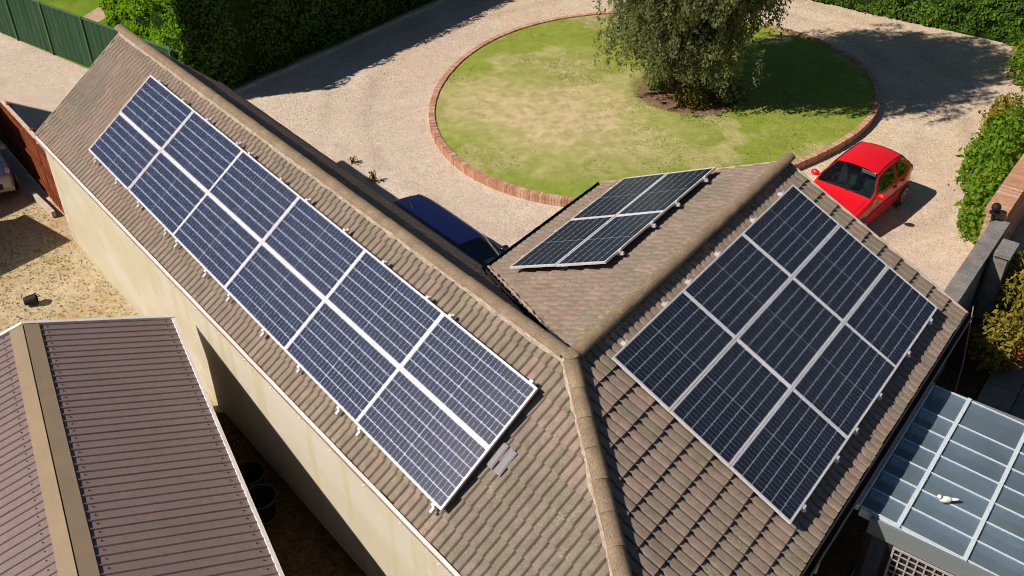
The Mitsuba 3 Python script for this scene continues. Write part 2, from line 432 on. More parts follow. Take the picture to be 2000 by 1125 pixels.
struct('gravel', pebbles(px_[k], py_[k], rng.uniform(.010, .032, k.sum())), 'mat_gravel', 'loose stones scattered over the drive', 'stuff')
n = 9000
px_, py_ = rng.uniform(-4.2, 2.0, n), rng.uniform(6.5, 18, n)
k = (px_ * nL[0] + py_ * nL[1] < -2.45) & ((px_ + .95) * .907 - (py_ - 8.04) * .42 > -3.5)
px_, py_ = px_[k], py_[k]
ms, uv = blades(px_, py_, 0 * px_, rng.uniform(.015, .06, len(px_)))
struct('dry_grass', ms, 'mat_straw', 'dry straw coloured tufts in the yard beside the cream wall', 'stuff', uv=uv)

# ---------------------------------------------------------------- the L shaped outbuilding
H_ = thing('outbuilding', 'cream rendered L shaped outbuilding with a brown tiled roof carrying solar panels', 'building')
inA, inB, inC, inD = wA - .08, wB_ - .40, wC - .16, wD - .10
def plan_L(a, s):   # point on line nL=a at along-distance s
    return nL[:2] * a + uL[:2] * s
def inter(a, y):    # intersection of line nL . p = a with y
    return np.array([(a - y * nL[1]) / nL[0], y])
sG, xG = SL - .12, SR - .10
plan = [inter(-inA, -inB), (xG, -inB), (xG, inC), inter(inD, inC), plan_L(inD, sG), plan_L(-inA, sG)]
def wall_strip(a, b, z0, z1, t=.16):
    a, b = np.append(a, 0.), np.append(b, 0.)
    d = (b - a) / np.linalg.norm(b - a)
    nn = np.array([-d[1], d[0], 0])       # inward for counter-clockwise plan
    L = np.linalg.norm(b - a)
    return place(box(0, L, 0, t, z0, z1), frame(a, d, nn, Z))
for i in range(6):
    part(H_, 'wall', wall_strip(plan[i], plan[(i + 1) % 6], 0, 2.68), 'mat_wall_shade' if i == 0 else 'mat_render', label='wall under the eave with its shade painted in dark' if i == 0 else None)  # first wall is coloured near black in place of the shade under its eave
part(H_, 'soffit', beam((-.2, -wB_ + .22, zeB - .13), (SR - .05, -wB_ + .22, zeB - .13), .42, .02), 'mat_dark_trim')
vs = np.linspace(.05, 1, 12) * wC / 1.0
vb = np.stack([np.stack([J + VAL * v, J + VAL * v - Z * (.03 + .14 * v / wC)], 0) for v in vs], 0)
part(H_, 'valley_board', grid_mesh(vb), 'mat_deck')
# gables
def gable(o, e0, e1, top):
    V = np.array([o + e0, o + e1, o + top])
    d = np.cross(V[1] - V[0], V[2] - V[0])
    d = d / np.linalg.norm(d) * .12
    W = np.vstack([V, V - d])
    F = [[0, 1, 2], [3, 5, 4], [0, 3, 4], [0, 4, 1], [1, 4, 5], [1, 5, 2], [2, 5, 3], [2, 3, 0]]
    return trimesh.Trimesh(W, F, process=False)
o = uL * sG
part(H_, 'gable', gable(o, nL * (inD) + Z * 2.722, -nL * (inA) + Z * 2.722, Z * (G - .1)), 'mat_render')
o = X * xG
part(H_, 'gable', gable(o, -Y * inB + Z * 2.722, Y * inC + Z * 2.722, Z * (G - .1)), 'mat_render')

# tile template: double profile, x across [0,.32], y down the slope [0,.43], z outward
TW, TE, TL = .30, .35, .425
def tile_profile(x):
    u = (x / (TW / 2)) % 1.0
    d = np.minimum(u / .25, (1 - u) / .09)      # each roll: a sloping flank, a broad top and a sharp edge
    d = np.clip(d, 0, 1)
    return .036 * d * d * (3 - 2 * d) + .005 * np.sin(math.pi * u)
nx = 29
xs = np.linspace(.002, TW - .002, nx)
zp = tile_profile(xs)
def tile_mesh():
    top = np.array([[[x, y, z + lift] for x, z in zip(xs, zp)] for y, lift in ((0, -.012), (TL, .034))])
    V = top.reshape(-1, 3)
    i = np.arange(2 * nx).reshape(2, nx)
    F = []
    for k in range(nx - 1):
        F += [[i[0, k], i[1, k], i[1, k + 1]], [i[0, k], i[1, k + 1], i[0, k + 1]]]
    # tail face
    b0 = len(V)
    V = np.vstack([V, top[1] - [0, 0, 0], top[1] * [1, 1, 0] + [0, 0, .004] + np.c_[0 * zp, 0 * zp, zp * .55]])
    for k in range(nx - 1):
        F += [[b0 + k, b0 + nx + k, b0 + nx + k + 1], [b0 + k, b0 + nx + k + 1, b0 + k + 1]]
    # sides
    for e, flip in ((0, 0), (nx - 1, 1)):
        c0 = len(V)
        V = np.vstack([V, top[0, e], top[1, e], top[1, e] - [0, 0, .03], top[0, e] - [0, 0, .02]])
        q = [[c0, c0 + 2, c0 + 1], [c0, c0 + 3, c0 + 2]]
        F += [list(reversed(t)) for t in q] if flip else q
    return trimesh.Trimesh(V, np.array(F), process=False)
TILE = tile_mesh()
TILE_M = TILE.copy()                            # the same tile seen from the other side: its flank is always on the right, looking up the slope
TILE_M.vertices[:, 0] = TW - TILE_M.vertices[:, 0]
TILE_M.faces = TILE_M.faces[:, ::-1]
TILE_N = len(TILE.vertices)

panel_quads = {}        # filled below: (s0, s1, d0, d1) per slope, to know which tiles lie hidden
ARR = {'A': (0.037, .5776, -.0138, 2.1146, 1.0302, 6, 2), 'B': (.4034, .3754, .0017, 1.9205, 1.0496, 3, 3), 'C': (2.6824, 1.207, .0153, 1.9205, 1.0496, 2, 2)}

def under_array(k, s, d):
    if k not in ARR: return False
    s0, d0, ro, w, h, nc, nr_ = ARR[k]
    return s0 + .25 < s < s0 + nc * w - .25 and d0 + .2 < d < d0 + nr_ * h - .4

def clip(mesh, o, nrm):
    return trimesh.intersections.slice_mesh_plane(mesh, nrm, o)

def proj_px(P):
    q = np.atleast_2d(P) - CAM_O
    z = q @ CAM_F
    return np.stack([512 + 998.5 * (q @ CAM_R) / z, 288 + 998.5 * (q @ CAM_D) / z], 1), z

tiles = []       # (slope, mesh, tone, visible area)
hipn = np.cross(HIP, Z); hipn /= np.linalg.norm(hipn)        # horizontal normal of the hip's vertical plane
valn = np.cross(VAL, Z); valn /= np.linalg.norm(valn)
sideA = np.sign(hipn @ (-nL * 2 + uL * 3)); sideB = np.sign(hipn @ (-Y * 2 + X * 3))
sideD = np.sign(valn @ (nL * 2 + uL * 6)); sideC = np.sign(valn @ (Y * 2 + X * 6))
SPEC = {'A': (eA, SL, hipn * sideA, .0), 'B': (eB, SR, hipn * sideB, .0), 'C': (eC, SR, valn * sideC, .06), 'D': (eD, SL, valn * sideD, .06)}
for key, (ed, smax, cn, gap) in SPEC.items():
    a, dn, nr = SLOPES[key]
    ncourse = int(math.ceil((ed + .0) / TE)) + 1 if key != 'x' else 0
    mirror = np.dot(np.cross(a, dn), nr) < 0
    d_first = ed - .03 - (TL - TE) - ncourse * TE
    for c in range(ncourse):
        d0 = d_first + c * TE
        s = smax
        while s > -6:
            s -= TW
            mid = on_slope(key, s + TW / 2, d0 + TL / 2)
            pts = np.array([on_slope(key, s + ds, d0 + dd) for ds in (0, TW) for dd in (0, TL)])
            side = (pts - J) @ cn
            if side.max() < gap: 
                if s < -3: break
                continue
            t = float(rng.uniform())
            jit = rng.normal(size=3) * [.0012, .004, .001]
            M = frame(on_slope(key, s + jit[0], d0 + jit[1], jit[2] - .066), a, dn, nr)
            mesh = place(TILE if key in 'AC' else TILE_M, M)
            if mirror: mesh.faces = mesh.faces[:, ::-1]
            if d0 < 0:
                mesh = clip(mesh, on_slope(key, 0, .0), dn)
            if side.min() < gap:
                mesh = clip(mesh, J + cn * gap, cn)
            if len(mesh.faces) == 0: continue
            px, z = proj_px(mid)
            inview = (-30 < px[0, 0] < 1054) and (-30 < px[0, 1] < 606)
            facing = max(0, nr @ (CAM_O - mid) / np.linalg.norm(CAM_O - mid))
            area = facing / z[0] ** 2 if inview and not under_array(key, s + TW / 2, d0 + TL / 2) else 0
            if key in 'D': area *= .1
            tiles.append((key, mesh, t, area))
order = np.argsort([-t[3] for t in tiles])
single = set(order[:300].tolist())
roofs = {}
for key, nm in (('A', 'sunny'), ('B', ''), ('C', ''), ('D', '')):
    a, dn, nr = SLOPES[key]
    ed, smax, cn, gap = SPEC[key]
    q = np.array([on_slope(key, -6, 0, -.10), on_slope(key, smax - .02, 0, -.10), on_slope(key, smax - .02, ed - .05, -.10), on_slope(key, -6, ed - .05, -.10)])
    deck = trimesh.Trimesh(np.vstack([q, q - nr * .03]), [[0, 1, 2], [0, 2, 3], [4, 6, 5], [4, 7, 6], [0, 4, 5], [0, 5, 1], [1, 5, 6], [1, 6, 2], [2, 6, 7], [2, 7, 3], [3, 7, 4], [3, 4, 0]], process=False)
    deck = clip(deck, J, cn)
    roofs[key] = part(H_, 'roof', deck, 'mat_deck')
for key in 'ABCD':
    rest, tones = [], []
    for i, (k, mesh, t, area) in enumerate(tiles):
        if k != key: continue
        if i in single:
            part(roofs[key], 'tile', mesh, 'mat_tile', uv=np.tile([t, .5], (len(mesh.vertices), 1)))
        else:
            rest.append(mesh); tones.append(np.full(len(mesh.vertices), t))
    if rest:
        tt = np.concatenate(tones)
        part(roofs[key], 'tile_field', cat(rest), 'mat_tile', kind='stuff', uv=np.c_[tt, tt])

# ridge and hip caps: half round, 0.45 long
def cap_mesh(L=.45, r=.118, t=.018, n=9, flat=.85):
    th = np.linspace(-1.35, 1.35, n)
    out = np.stack([0 * th, r * np.sin(th), r * flat * (np.cos(th) - .25)], -1)
    inn = np.stack([0 * th, (r - t) * np.sin(th), (r - t) * flat * (np.cos(th) - .25)], -1)
    V = np.vstack([out, out + [L, 0, .012], inn, inn + [L, 0, .012]])
    F = []
    for k in range(n - 1):
        F += [[k, k + n, k + n + 1], [k, k + n + 1, k + 1]]
        F += [[2 * n + k, 2 * n + k + 1, k + 1], [2 * n + k, k + 1, k]]
        F += [[3 * n + k, n + k + 1, 3 * n + k + 1], [3 * n + k, n + k, n + k + 1]]
    F = np.array(F)[:, ::-1]
    return trimesh.Trimesh(V, F, process=False)
CAP = cap_mesh()
def cap_run(p0, direction, length, lift=.0, skip=0.):
    d = direction / np.linalg.norm(direction)
    s = np.cross(Z, d); s /= np.linalg.norm(s)
    u = np.cross(d, s)
    nC = int(math.ceil(length / .43))
    for i in range(nC):
        j = rng.normal(size=3) * .003
        o = p0 + d * (skip + i * .43 + j[0]) + u * (lift + j[2]) + s * j[1]
        L = min(1., (length - i * .43) / .43)
        mesh = CAP.copy(); mesh.vertices[:, 0] *= L if i == nC - 1 else 1.0
        mesh = place(mesh, frame(o, d, s, u))
        part(H_, 'ridge_tile', mesh, 'mat_ridge', smooth=40)
def uvless(mesh, t): return np.tile([t, t], (len(mesh.vertices), 1))
up = .030
cap_run(J + Z * up, uL, SL - .02, skip=.10)
cap_run(J + Z * up, X, SR - .02, skip=.10)
hip_len = np.linalg.norm(HIP) * (wB_ / 1.0)
cap_run(J + Z * (up + .012), HIP, hip_len + .02, skip=.06)
knot = trimesh.creation.icosphere(subdivisions=2, radius=.128)
knot.vertices *= [1, 1, .42]
knot.vertices += meshkit.noise(knot.vertices * 14)[:, None] * .02
knot.apply_translation(J + Z * (up + .03))
part(H_, 'ridge_mortar', knot, 'mat_ridge', smooth=True)
def mortar_strip(p0, d, across, length, off, w, k=0.0):
    d = d / np.linalg.norm(d)
    n = int(length / .03)
    tt = np.linspace(0, length, n)
    ns = meshkit.fbm(np.stack([tt * 6, 0 * tt + k * 7, 0 * tt], -1), 3) - .5
    nz = meshkit.noise(np.stack([tt * 9, 0 * tt + k * 3, 0 * tt], -1)) - .5
    rows = []
    for j, (o_, h) in enumerate(((0, .05), (.45, .045), (1., -.01))):
        rows.append(p0 + d * tt[:, None] + across * (off + w * o_ + ns[:, None] * .05 * (o_ > 0)) + Z * (h + .02 * nz)[:, None])
    g = grid_mesh(np.stack(rows, 1))
    return g
def strip_dir(k):
    a, dn, nr = SLOPES[k]
    return dn
ms = [mortar_strip(J + Z * .01, uL, strip_dir('A'), SL, .09, .035, 1),
      mortar_strip(J + Z * .01, X, strip_dir('C'), SR, .10, .04, 3)]
hA = -np.cross(HIP / np.linalg.norm(HIP), SLOPES['A'][2]); hA *= np.sign(hA @ uL)
ms.append(mortar_strip(J + Z * .0, HIP, hA, hip_len, .10, .05, 4))
vC = np.cross(VAL / np.linalg.norm(VAL), SLOPES['C'][2]); vC *= np.sign(vC @ X)
ms.append(mortar_strip(J + SLOPES['C'][2] * .0, VAL, vC, np.linalg.norm(VAL) * wC, .02, .07, 5))
part(H_, 'mortar', cat(ms), 'mat_mortar', kind='stuff')

# verge boards, fascias, gutters
def edge_pts(k, s0, s1, d, h=0): return on_slope(k, s0, d, h), on_slope(k, s1, d, h)
part(H_, 'barge_board', beam(on_slope('A', SL + .012, .05, -.07), on_slope('A', SL + .012, eA, -.07), .02, .14, up=SLOPES['A'][2]), 'mat_pale_wood')
part(H_, 'barge_board', beam(on_slope('D', SL + .012, .05, -.07), on_slope('D', SL + .012, eD, -.07), .02, .14, up=SLOPES['D'][2]), 'mat_pale_wood')
part(H_, 'barge_board', beam(on_slope('B', SR + .012, .05, -.07), on_slope('B', SR + .012, eB, -.07), .02, .14, up=SLOPES['B'][2]), 'mat_pale_wood')
part(H_, 'barge_board', beam(on_slope('C', SR + .012, .05, -.07), on_slope('C', SR + .012, eC, -.07), .02, .14, up=SLOPES['C'][2]), 'mat_pale_wood')
def gutter(a, b, out, mat, name, r=.058):
    th = np.linspace(math.pi, 2 * math.pi, 9)
    d = (b - a) / np.linalg.norm(b - a)
    rows = []
    for rr in (r, r - .006):
        rows.append(np.stack([a + out * (rr * np.cos(t) + r) + Z * rr * np.sin(t) for t in th]))
    ring_ = np.vstack([rows[0], rows[1][::-1]])
    ring_ = np.vstack([ring_, ring_[:1]])
    L = np.linalg.norm(b - a)
    n = 40
    sag = [.004 * math.sin(i * 1.7) for i in range(n)]
    Pn = np.stack([ring_ + d * L * i / (n - 1) + Z * sag[i] for i in range(n)], 0)
    part(H_, name, grid_mesh(Pn), mat, smooth=30)
sA0 = -.72
gz = -.03
a0, b0 = nL * (-wA + .035) + uL * sA0 + Z * (zeA - .045), nL * (-wA + .035) + uL * (SL + .03) + Z * (zeA - .045)
gutter(a0, b0, -nL, 'mat_gutter', 'gutter', r=.045)
for s in np.arange(-.3, SL, .9):
    c0 = nL * (-wA + .03) + uL * s + Z * (zeA - .045)
    part(H_, 'gutter_bracket', beam(c0 + Z * -.062 + nL * .03, c0 - nL * .10 + Z * -.055, .03, .012, up=Z), 'mat_white_plastic')
part(H_, 'fascia', beam(nL * (-wA + .055) + uL * sA0 + Z * (zeA - .11), nL * (-wA + .055) + uL * SL + Z * (zeA - .11), .022, .17), 'mat_dark_trim')
for s in np.arange(.6, SL, 1.0):
    pass
a0, b0 = np.array([-.3, -wB_ + .015, zeB + gz]), np.array([SR + .03, -wB_ + .015, zeB + gz])
gutter(a0, b0, -Y, 'mat_black_plastic', 'gutter')
part(H_, 'fascia', beam((-.3, -wB_, zeB - .07), (SR, -wB_, zeB - .07), .022, .16), 'mat_dark_trim')
a0, b0 = np.array([3.1, wC - .015, zeB + gz]), np.array([SR + .03, wC - .015, zeB + gz])
gutter(a0, b0, Y, 'mat_black_plastic', 'gutter')
gutter(nL * (wD - .015) + uL * 4.6 + Z * (zeA + gz), nL * (wD - .015) + uL * (SL + .03) + Z * (zeA + gz), nL, 'mat_black_plastic', 'gutter')
part(H_, 'downpipe', tube([(.42, -wB_ - .05, 2.74), (.42, -wB_ - .05, 2.55), (.42, -inB - .09, 2.35), (.42, -inB - .09, .05)], .04), 'mat_grey_plastic', smooth=40)
# two pale vent tiles low on the sunny slope
for i, (s, d) in enumerate(((-.02, 2.06), (-.19, 2.06))):
    c = on_slope('A', s, d - .62, .012)
    a, dn, nr = SLOPES['A']
    part(H_, 'roof_vent', cat([place(box(-.060, .060, -.02, .36, -.03, .0), frame(c, a, dn, nr)), place(box(-.045, .045, .0, .34, .0, .008), frame(c, a, dn, nr))]), 'mat_vent', label='pale grey vent tile low on the sunny roof slope')

# ---------------------------------------------------------------- solar panels and their rails
PAN = .147
def panel_parts(w, h, ncell, gapc, cellmat, backmat):
    """x along the eave, y down the slope, z outward; top of frame at z=0"""
    fw, t = .026, .038
    fr = cat([box(0, w, 0, fw, -t, 0), box(0, w, h - fw, h, -t, 0), box(0, fw, fw + .0005, h - fw - .0005, -t, -.0004), box(w - fw, w, fw + .0005, h - fw - .0005, -t, -.0004)])
    back = box(fw, w - fw, fw, h - fw, -.016, -.008)
    iw, ih = w - 2 * fw - .028, h - 2 * fw - .024
    strings = []
    rows, mid, gapr = 6, .016, .0155
    rh = (ih - gapr * (rows - 1)) / rows
    cw = ((iw - mid) / 2 - gapc * (ncell - 1)) / ncell
    k = 0
    for r in range(rows):
        for half in range(2):
            x0 = fw + .014 + half * ((iw - mid) / 2 + mid)
            y0 = fw + .012 + r * (rh + gapr)
            V, F, U = [], [], []
            for c in range(ncell):
                xa, xb, ya, yb, ch = x0 + c * (cw + gapc), x0 + c * (cw + gapc) + cw, y0, y0 + rh, .011
                if c % 2: q = [(xa, ya), (xb - ch, ya), (xb, ya + ch), (xb, yb - ch), (xb - ch, yb), (xa, yb)]
                else: q = [(xa, ya + ch), (xa + ch, ya), (xb, ya), (xb, yb), (xa + ch, yb), (xa, yb - ch)]
                b = len(V)
                V += [(x, y, -.0055) for x, y in q] + [(x, y, -.008) for x, y in q]
                F += [[b, b + i, b + i + 1] for i in range(1, 5)]
                F += [[b + i, b + 6 + i, b + 6 + (i + 1) % 6] for i in range(6)] + [[b + i, b + 6 + (i + 1) % 6, b + (i + 1) % 6] for i in range(6)]
                k += 1
                U += [(k / 997. + .0005, 0)] * 12
            strings.append(mikit.ply((np.array(V), np.array(F)), cellmat, uv=np.array(U)))
    return mikit.ply(fr, 'mat_alu'), mikit.ply(back, backmat), strings
ORD = ['first', 'second', 'third', 'fourth', 'fifth', 'sixth']
WHERE = {'A': ('long sunny slope', 'far gable', 'solar panels on the long sunny slope'), 'B': ('near slope beside the conservatory', 'red car', 'solar panels on the near slope of the short wing'),
         'C': ('far slope facing the lawn', 'red car', 'solar panels on the far slope of the short wing')}
ROWN = {'A': ['upper row', 'lower row'], 'B': ['top row', 'middle row', 'bottom row'], 'C': ['ridge side row', 'eave side row']}
PROTO = {'A': panel_parts(2.1146 - .006, 1.0302 - .006, 12, .0082, 'mat_cell', 'mat_backsheet'), 'B': panel_parts(1.9205 - .008, 1.0496 - .008, 12, .0062, 'mat_dark_cell', 'mat_grey_backsheet')}
PROTO['C'] = PROTO['B']
for key, (s0, d0, ro, w, h, nc, nrow) in ARR.items():
    a, dn, nr = SLOPES[key]
    ax = a * math.cos(ro) + dn * math.sin(ro)
    ay = -a * math.sin(ro) + dn * math.cos(ro)
    orig = on_slope(key, s0, d0, PAN)
    fl = np.dot(np.cross(ax, ay), nr) < 0
    fr_, back_, strings_ = PROTO[key]
    for r in range(nrow):
        for c in range(nc - 1, -1, -1):
            where, endn, grp = WHERE[key]
            t = thing('solar_panel', f'solar panel on the {where}, {ROWN[key][r]}, {ORD[nc - 1 - c]} from {endn}', 'solar panel', grp)
            o = orig + ax * (c * w + .003) + ay * (r * h + .003) + nr * float(rng.normal() * .0012)
            tl = rng.normal(size=2) * .0035                    # each panel sits a hair out of plane
            nz = nr + ax * tl[0] + ay * tl[1]; nz /= np.linalg.norm(nz)
            bx = ax - nz * (ax @ nz); bx /= np.linalg.norm(bx)
            by = np.cross(nz, bx)
            if fl: by = -by
            M = T(frame(o, bx, by, nz))
            put(t + '__frame', {**fr_, 'to_world': M})
            put(t + '__backsheet', {**back_, 'to_world': M})
            for st in strings_:
                put(t + '__cell_string', {**st, 'to_world': M}, kind='stuff')
    # rails up the slope, ends sticking out past the panels
    fracs = {'A': [[.20, .74], [.27, .87], [.10, .67], [.10, .68], [.23, .79], [.06, .93]], 'B': [[.2, .78], [.14, .62], [.26, .8]], 'C': [[.22, .76], [.2, .75]]}[key]
    fracs = [[1 - x for x in f][::-1] for f in fracs] if key == 'A' else fracs
    n_ = 0
    allr = sorted([c * w + f * w for c in range(nc) for f in fracs[nc - 1 - c if key == 'A' else c]], reverse=True)
    for sx in allr:
        n_ += 1
        ext_u, ext_l = (.035 + .05 * rng.uniform() ** 2, .10 + .03 * rng.uniform()) if key == 'A' else (.07, .07)
        words = ORD + ['seventh', 'eighth', 'ninth', 'tenth', 'eleventh', 'twelfth']
        t = thing('mounting_rail', f'aluminium rail under panels on the {WHERE[key][0]}, {words[n_ - 1]} from {WHERE[key][1]}', 'rail', f'mounting rails of the {WHERE[key][0]}')
        o = orig + ax * sx
        part(t, 'rail', place(box(-.02, .02, -ext_u, nrow * h + ext_l, -.092, -.044), frame(o, ax, ay, nr)), 'mat_alu')
        for yy in (-.018, nrow * h + .018):
            part(t, 'end_clamp', place(box(-.03, .03, yy - .016, yy + .016, -.043, .006), frame(o, ax, ay, nr)), 'mat_alu')
        for yy in (.25, nrow * h - .25):
            part(t, 'roof_hook', place(box(-.018, .018, yy - .03, yy + .03, -.19, -.0925), frame(o, ax, ay, nr)), 'mat_alu')

# ---------------------------------------------------------------- metal roofed shed, lower left
S_ = thing('metal_roof_shed', 'low shed with a ribbed brown metal roof and white verge trim beside the cream wall', 'shed')
e = np.array([.42, .907, 0.]); e /= np.linalg.norm(e)
nS = np.array([e[1], -e[0], 0.])
E0 = np.array([-.95, 8.04, 0.])
HW, ZE, ZR, LS = 2.34, 2.17, 2.90, 12.0
R0 = E0 - nS * HW
def shed_pt(across, back, z): return R0 + nS * across - e * back + Z * z
pS = math.atan2(ZR - ZE, HW)
SLn = math.hypot(HW, ZR - ZE)
def ribbed_sheet(nrib, pitch, L):
    prof = []
    for i in range(nrib):
        x = i * pitch
        prof += [(x, 0), (x + pitch * .76, .003), (x + pitch * .83, .022), (x + pitch * .93, .022)]
    prof += [(nrib * pitch - .0015, 0)]
    prof = np.array(prof)
    P = np.stack([np.stack([prof[:, 0], np.full(len(prof), y), prof[:, 1]], -1) for y in (0, L * .5, L)], 1)
    return grid_mesh(P)
RP = .168
SH = ribbed_sheet(6, RP, SLn - .03)
RS = {}
for sd, sgn in (('right', 1), ('left', -1)):
    dn = nS * sgn * math.cos(pS) - Z * math.sin(pS)
    nr = nS * sgn * math.sin(pS) + Z * math.cos(pS)
    root = part(S_, 'roof', place(box(0.05, LS - .05, .02, SLn - .03, -.05, -.02), frame(shed_pt(0, 0, ZR), -e, dn, nr)), 'mat_dark_trim')
    for i in range(int(LS / (6 * RP))):
        M = frame(shed_pt(0, .06 + i * 6 * RP, ZR) + nr * (rng.uniform(0, .003)), -e, dn, nr)
        g = place(SH, M)
        part(root, 'roof_sheet', g, 'mat_metal_roof')
    # screw heads along two lines
    sc = []
    for i in range(int(LS / RP)):
        for yy in (.36, SLn - .14):
            c = shed_pt(0, .06 + i * RP + RP * .3, ZR) + dn * yy + nr * .012
            sc.append(place(box(-.008, .008, -.008, .008, -.006, .006), frame(c, e, dn, nr)))
    part(root, 'screw_heads', cat(sc), 'mat_dark_trim', kind='stuff')
# ridge cap with two flanges
for sgn in (1, -1):
    dn = nS * sgn * math.cos(pS) - Z * math.sin(pS)
    nr = nS * sgn * math.sin(pS) + Z * math.cos(pS)
    part(S_, 'ridge_cap', place(box(0.0, LS, .0, .235, .030, .036), frame(shed_pt(0, 0, ZR), -e, dn, nr)), 'mat_ridge_cap')
    part(S_, 'verge_trim', cat([place(box(-.03, .045, 0.0, SLn + .02, -.10, .052), frame(shed_pt(0, 0, ZR), -e, dn, nr))]), 'mat_white_plastic')
    part(S_, 'eave_trim', place(box(-.03, LS, SLn - .022, SLn + .035, -.10, .034), frame(shed_pt(0, 0, ZR), -e, dn, nr)), 'mat_white_plastic')
def shed_wall(a0, a1, b0, b1, z1):
    c = np.array([shed_pt(a0, b0, 0), shed_pt(a1, b1, 0)])
    return beam(c[0] + Z * z1 / 2, c[1] + Z * z1 / 2, .06, z1)
part(S_, 'wall', shed_wall(HW - .12, HW - .12, .1, LS, ZE - .08), 'mat_metal_roof')
part(S_, 'wall', shed_wall(-HW + .12, -HW + .12, .1, LS, ZE - .08), 'mat_metal_roof')
part(S_, 'wall', shed_wall(-HW + .1, HW - .1, .12, .12, ZE - .05), 'mat_metal_roof')
tri = np.array([shed_pt(-HW + .1, .10, ZE - .05), shed_pt(HW - .1, .10, ZE - .05), shed_pt(0, .10, ZR - .06)])
part(S_, 'gable', trimesh.Trimesh(np.vstack([tri, tri - e * .04]), [[0, 1, 2], [3, 5, 4], [0, 3, 4], [0, 4, 1], [1, 4, 5], [1, 5, 2], [2, 5, 3], [2, 3, 0]], process=False), 'mat_metal_roof')
for dx in (-.07, .05):
    part(S_, 'ridge_bolt', tube([shed_pt(dx, -.035, ZR - .03), shed_pt(dx, -.08, ZR - .03)], .022, 8), 'mat_dark_trim')

# ---------------------------------------------------------------- fences
def fence(name, label, p0, p1, h, board_w, bmat, pmat, posts, rail_side, thick=.018, post_w=.10, top=None, far_rails=False):
    f = thing(name, label, 'fence')
    p0, p1 = np.append(p0, 0.), np.append(p1, 0.)
    L = np.linalg.norm(p1 - p0); d = (p1 - p0) / L
    s = np.cross(Z, d)
    n = int(L / board_w)
    for i in range(n):
        off = (i % 2) * .006
        hh = h + rng.normal() * .008
        b = place(box(.003, board_w - .003, off, off + thick, .04, hh), frame(p0 + d * i * board_w, d, s, Z))
        part(f, 'board', b, bmat, uv=np.tile([rng.uniform(), .5], (len(b.vertices), 1)))
    for q in posts:
        part(f, 'post', place(box(-post_w / 2, post_w / 2, -post_w - .002, -.002, 0, h + .06), frame(p0 + d * q, d, s * rail_side, Z)), pmat)
    if top:
        part(f, 'capping_rail', place(box(0, L, -.035, .055, h + .012, h + .045), frame(p0, d, s, Z)), top)
    for z in (.35, h * .55, h - .25):
        part(f, 'rail', place(box(0, L, .03, .075, z, z + .07) if not far_rails else box(0, L, -.05, -.002, z, z + .07), frame(p0, d, s, Z)), pmat)
    return f
fence('green_fence', 'dark green close boarded fence at the far side of the gravel yard', (7.38, 19.0), (7.2, 33.2), 1.75, .145, 'mat_green_fence', 'mat_green_post', (.1, 2.2, 4.45, 6.7, 8.8, 11.0, 13.2), -1, top='mat_green_post', far_rails=True, post_w=.07)
fence('timber_fence', 'red brown boarded fence running on from the end of the cream wall', plan_L(-2.16, SL + .12), plan_L(-2.10, SL + 6.4), 1.95, .125, 'mat_red_wood', 'mat_red_wood', (.06, 1.9, 3.75, 5.6), 1, top='mat_pale_wood')
t = thing('timber_plank', 'pale weathered plank propped on the ground at the foot of the red brown fence', 'plank')
part(t, 'plank', beam((1.62, 17.75, .10), (1.38, 16.45, .10), .10, .16), 'mat_pale_wood')

# ---------------------------------------------------------------- hedges
def hedge(name, label, x0, x1, y0, y1, h, mats, n, size, faces, seed):
    """a clipped block: dark twiggy core and a coat of leaves on the given faces"""
    r = np.random.default_rng(seed)
    t = thing(name, label, 'hedge')
    nxx, nyy, nzz = max(4, int((x1 - x0) / .5)), max(4, int((y1 - y0) / .5)), 9
    core = trimesh.creation.box(extents=(x1 - x0 - .3, y1 - y0 - .3, h - .2))
    core = core.subdivide_to_size(.6)
    core.apply_translation(((x0 + x1) / 2, (y0 + y1) / 2, (h - .2) / 2))
    core.vertices += (meshkit.fbm(core.vertices * 1.3, 3, seed)[:, None] - .5) * .3 * (core.vertices[:, 2:3] > .1)
    part(t, 'core', core, 'mat_hedge_core')
    A = {'x0': (y1 - y0) * h, 'x1': (y1 - y0) * h, 'y0': (x1 - x0) * h, 'y1': (x1 - x0) * h, 'top': (x1 - x0) * (y1 - y0)}
    for mat, fs, dens in mats:
        Cs, Ns = [], []
        for f in fs:
            k = int(A[f] * dens)
            u, v = r.uniform(0, 1, k), r.uniform(0, 1, k)
            dpt = r.exponential(.07, k)
            if f[0] == 'x':
                xx = x0 if f == 'x0' else x1
                nn = np.array([-1. if f == 'x0' else 1., 0, .2])
                c = np.stack([np.full(k, xx), y0 + u * (y1 - y0), .08 + v * (h - .08)], -1)
            elif f[0] == 'y':
                yy = y0 if f == 'y0' else y1
                nn = np.array([0, -1. if f == 'y0' else 1., .2])
                c = np.stack([x0 + u * (x1 - x0), np.full(k, yy), .08 + v * (h - .08)], -1)
            else:
                nn = np.array([0, 0, 1.])
                c = np.stack([x0 + u * (x1 - x0), y0 + v * (y1 - y0), np.full(k, h)], -1)
            bump = (meshkit.fbm(c * .9, 3, seed + 1) - .5) * .7 + (meshkit.fbm(c * 3.5, 2, seed + 2) - .5) * .3
            c = c + nn * (bump - dpt)[:, None]
            Cs.append(c); Ns.append(np.tile(nn, (k, 1)))
        C, N = np.vstack(Cs), np.vstack(Ns)
        k = C[:, 2] > .02
        msh, uv = leaf_mesh(C[k], size, .6, N[k], r=r)
        part(t, 'foliage', msh, mat, uv=uv)
    return t
hedge('tall_hedge', 'tall dark clipped hedge along the back of the drive, sunlight painted into its bright green end', 7.45, 24, 18.75, 22.6, 4.1,
      [('mat_hedge_leaf', ['y0'], 360), ('mat_sunlit_leaf', ['x0'], 900), ('mat_hedge_leaf', ['top'], 60)], 0, .12, None, 11)
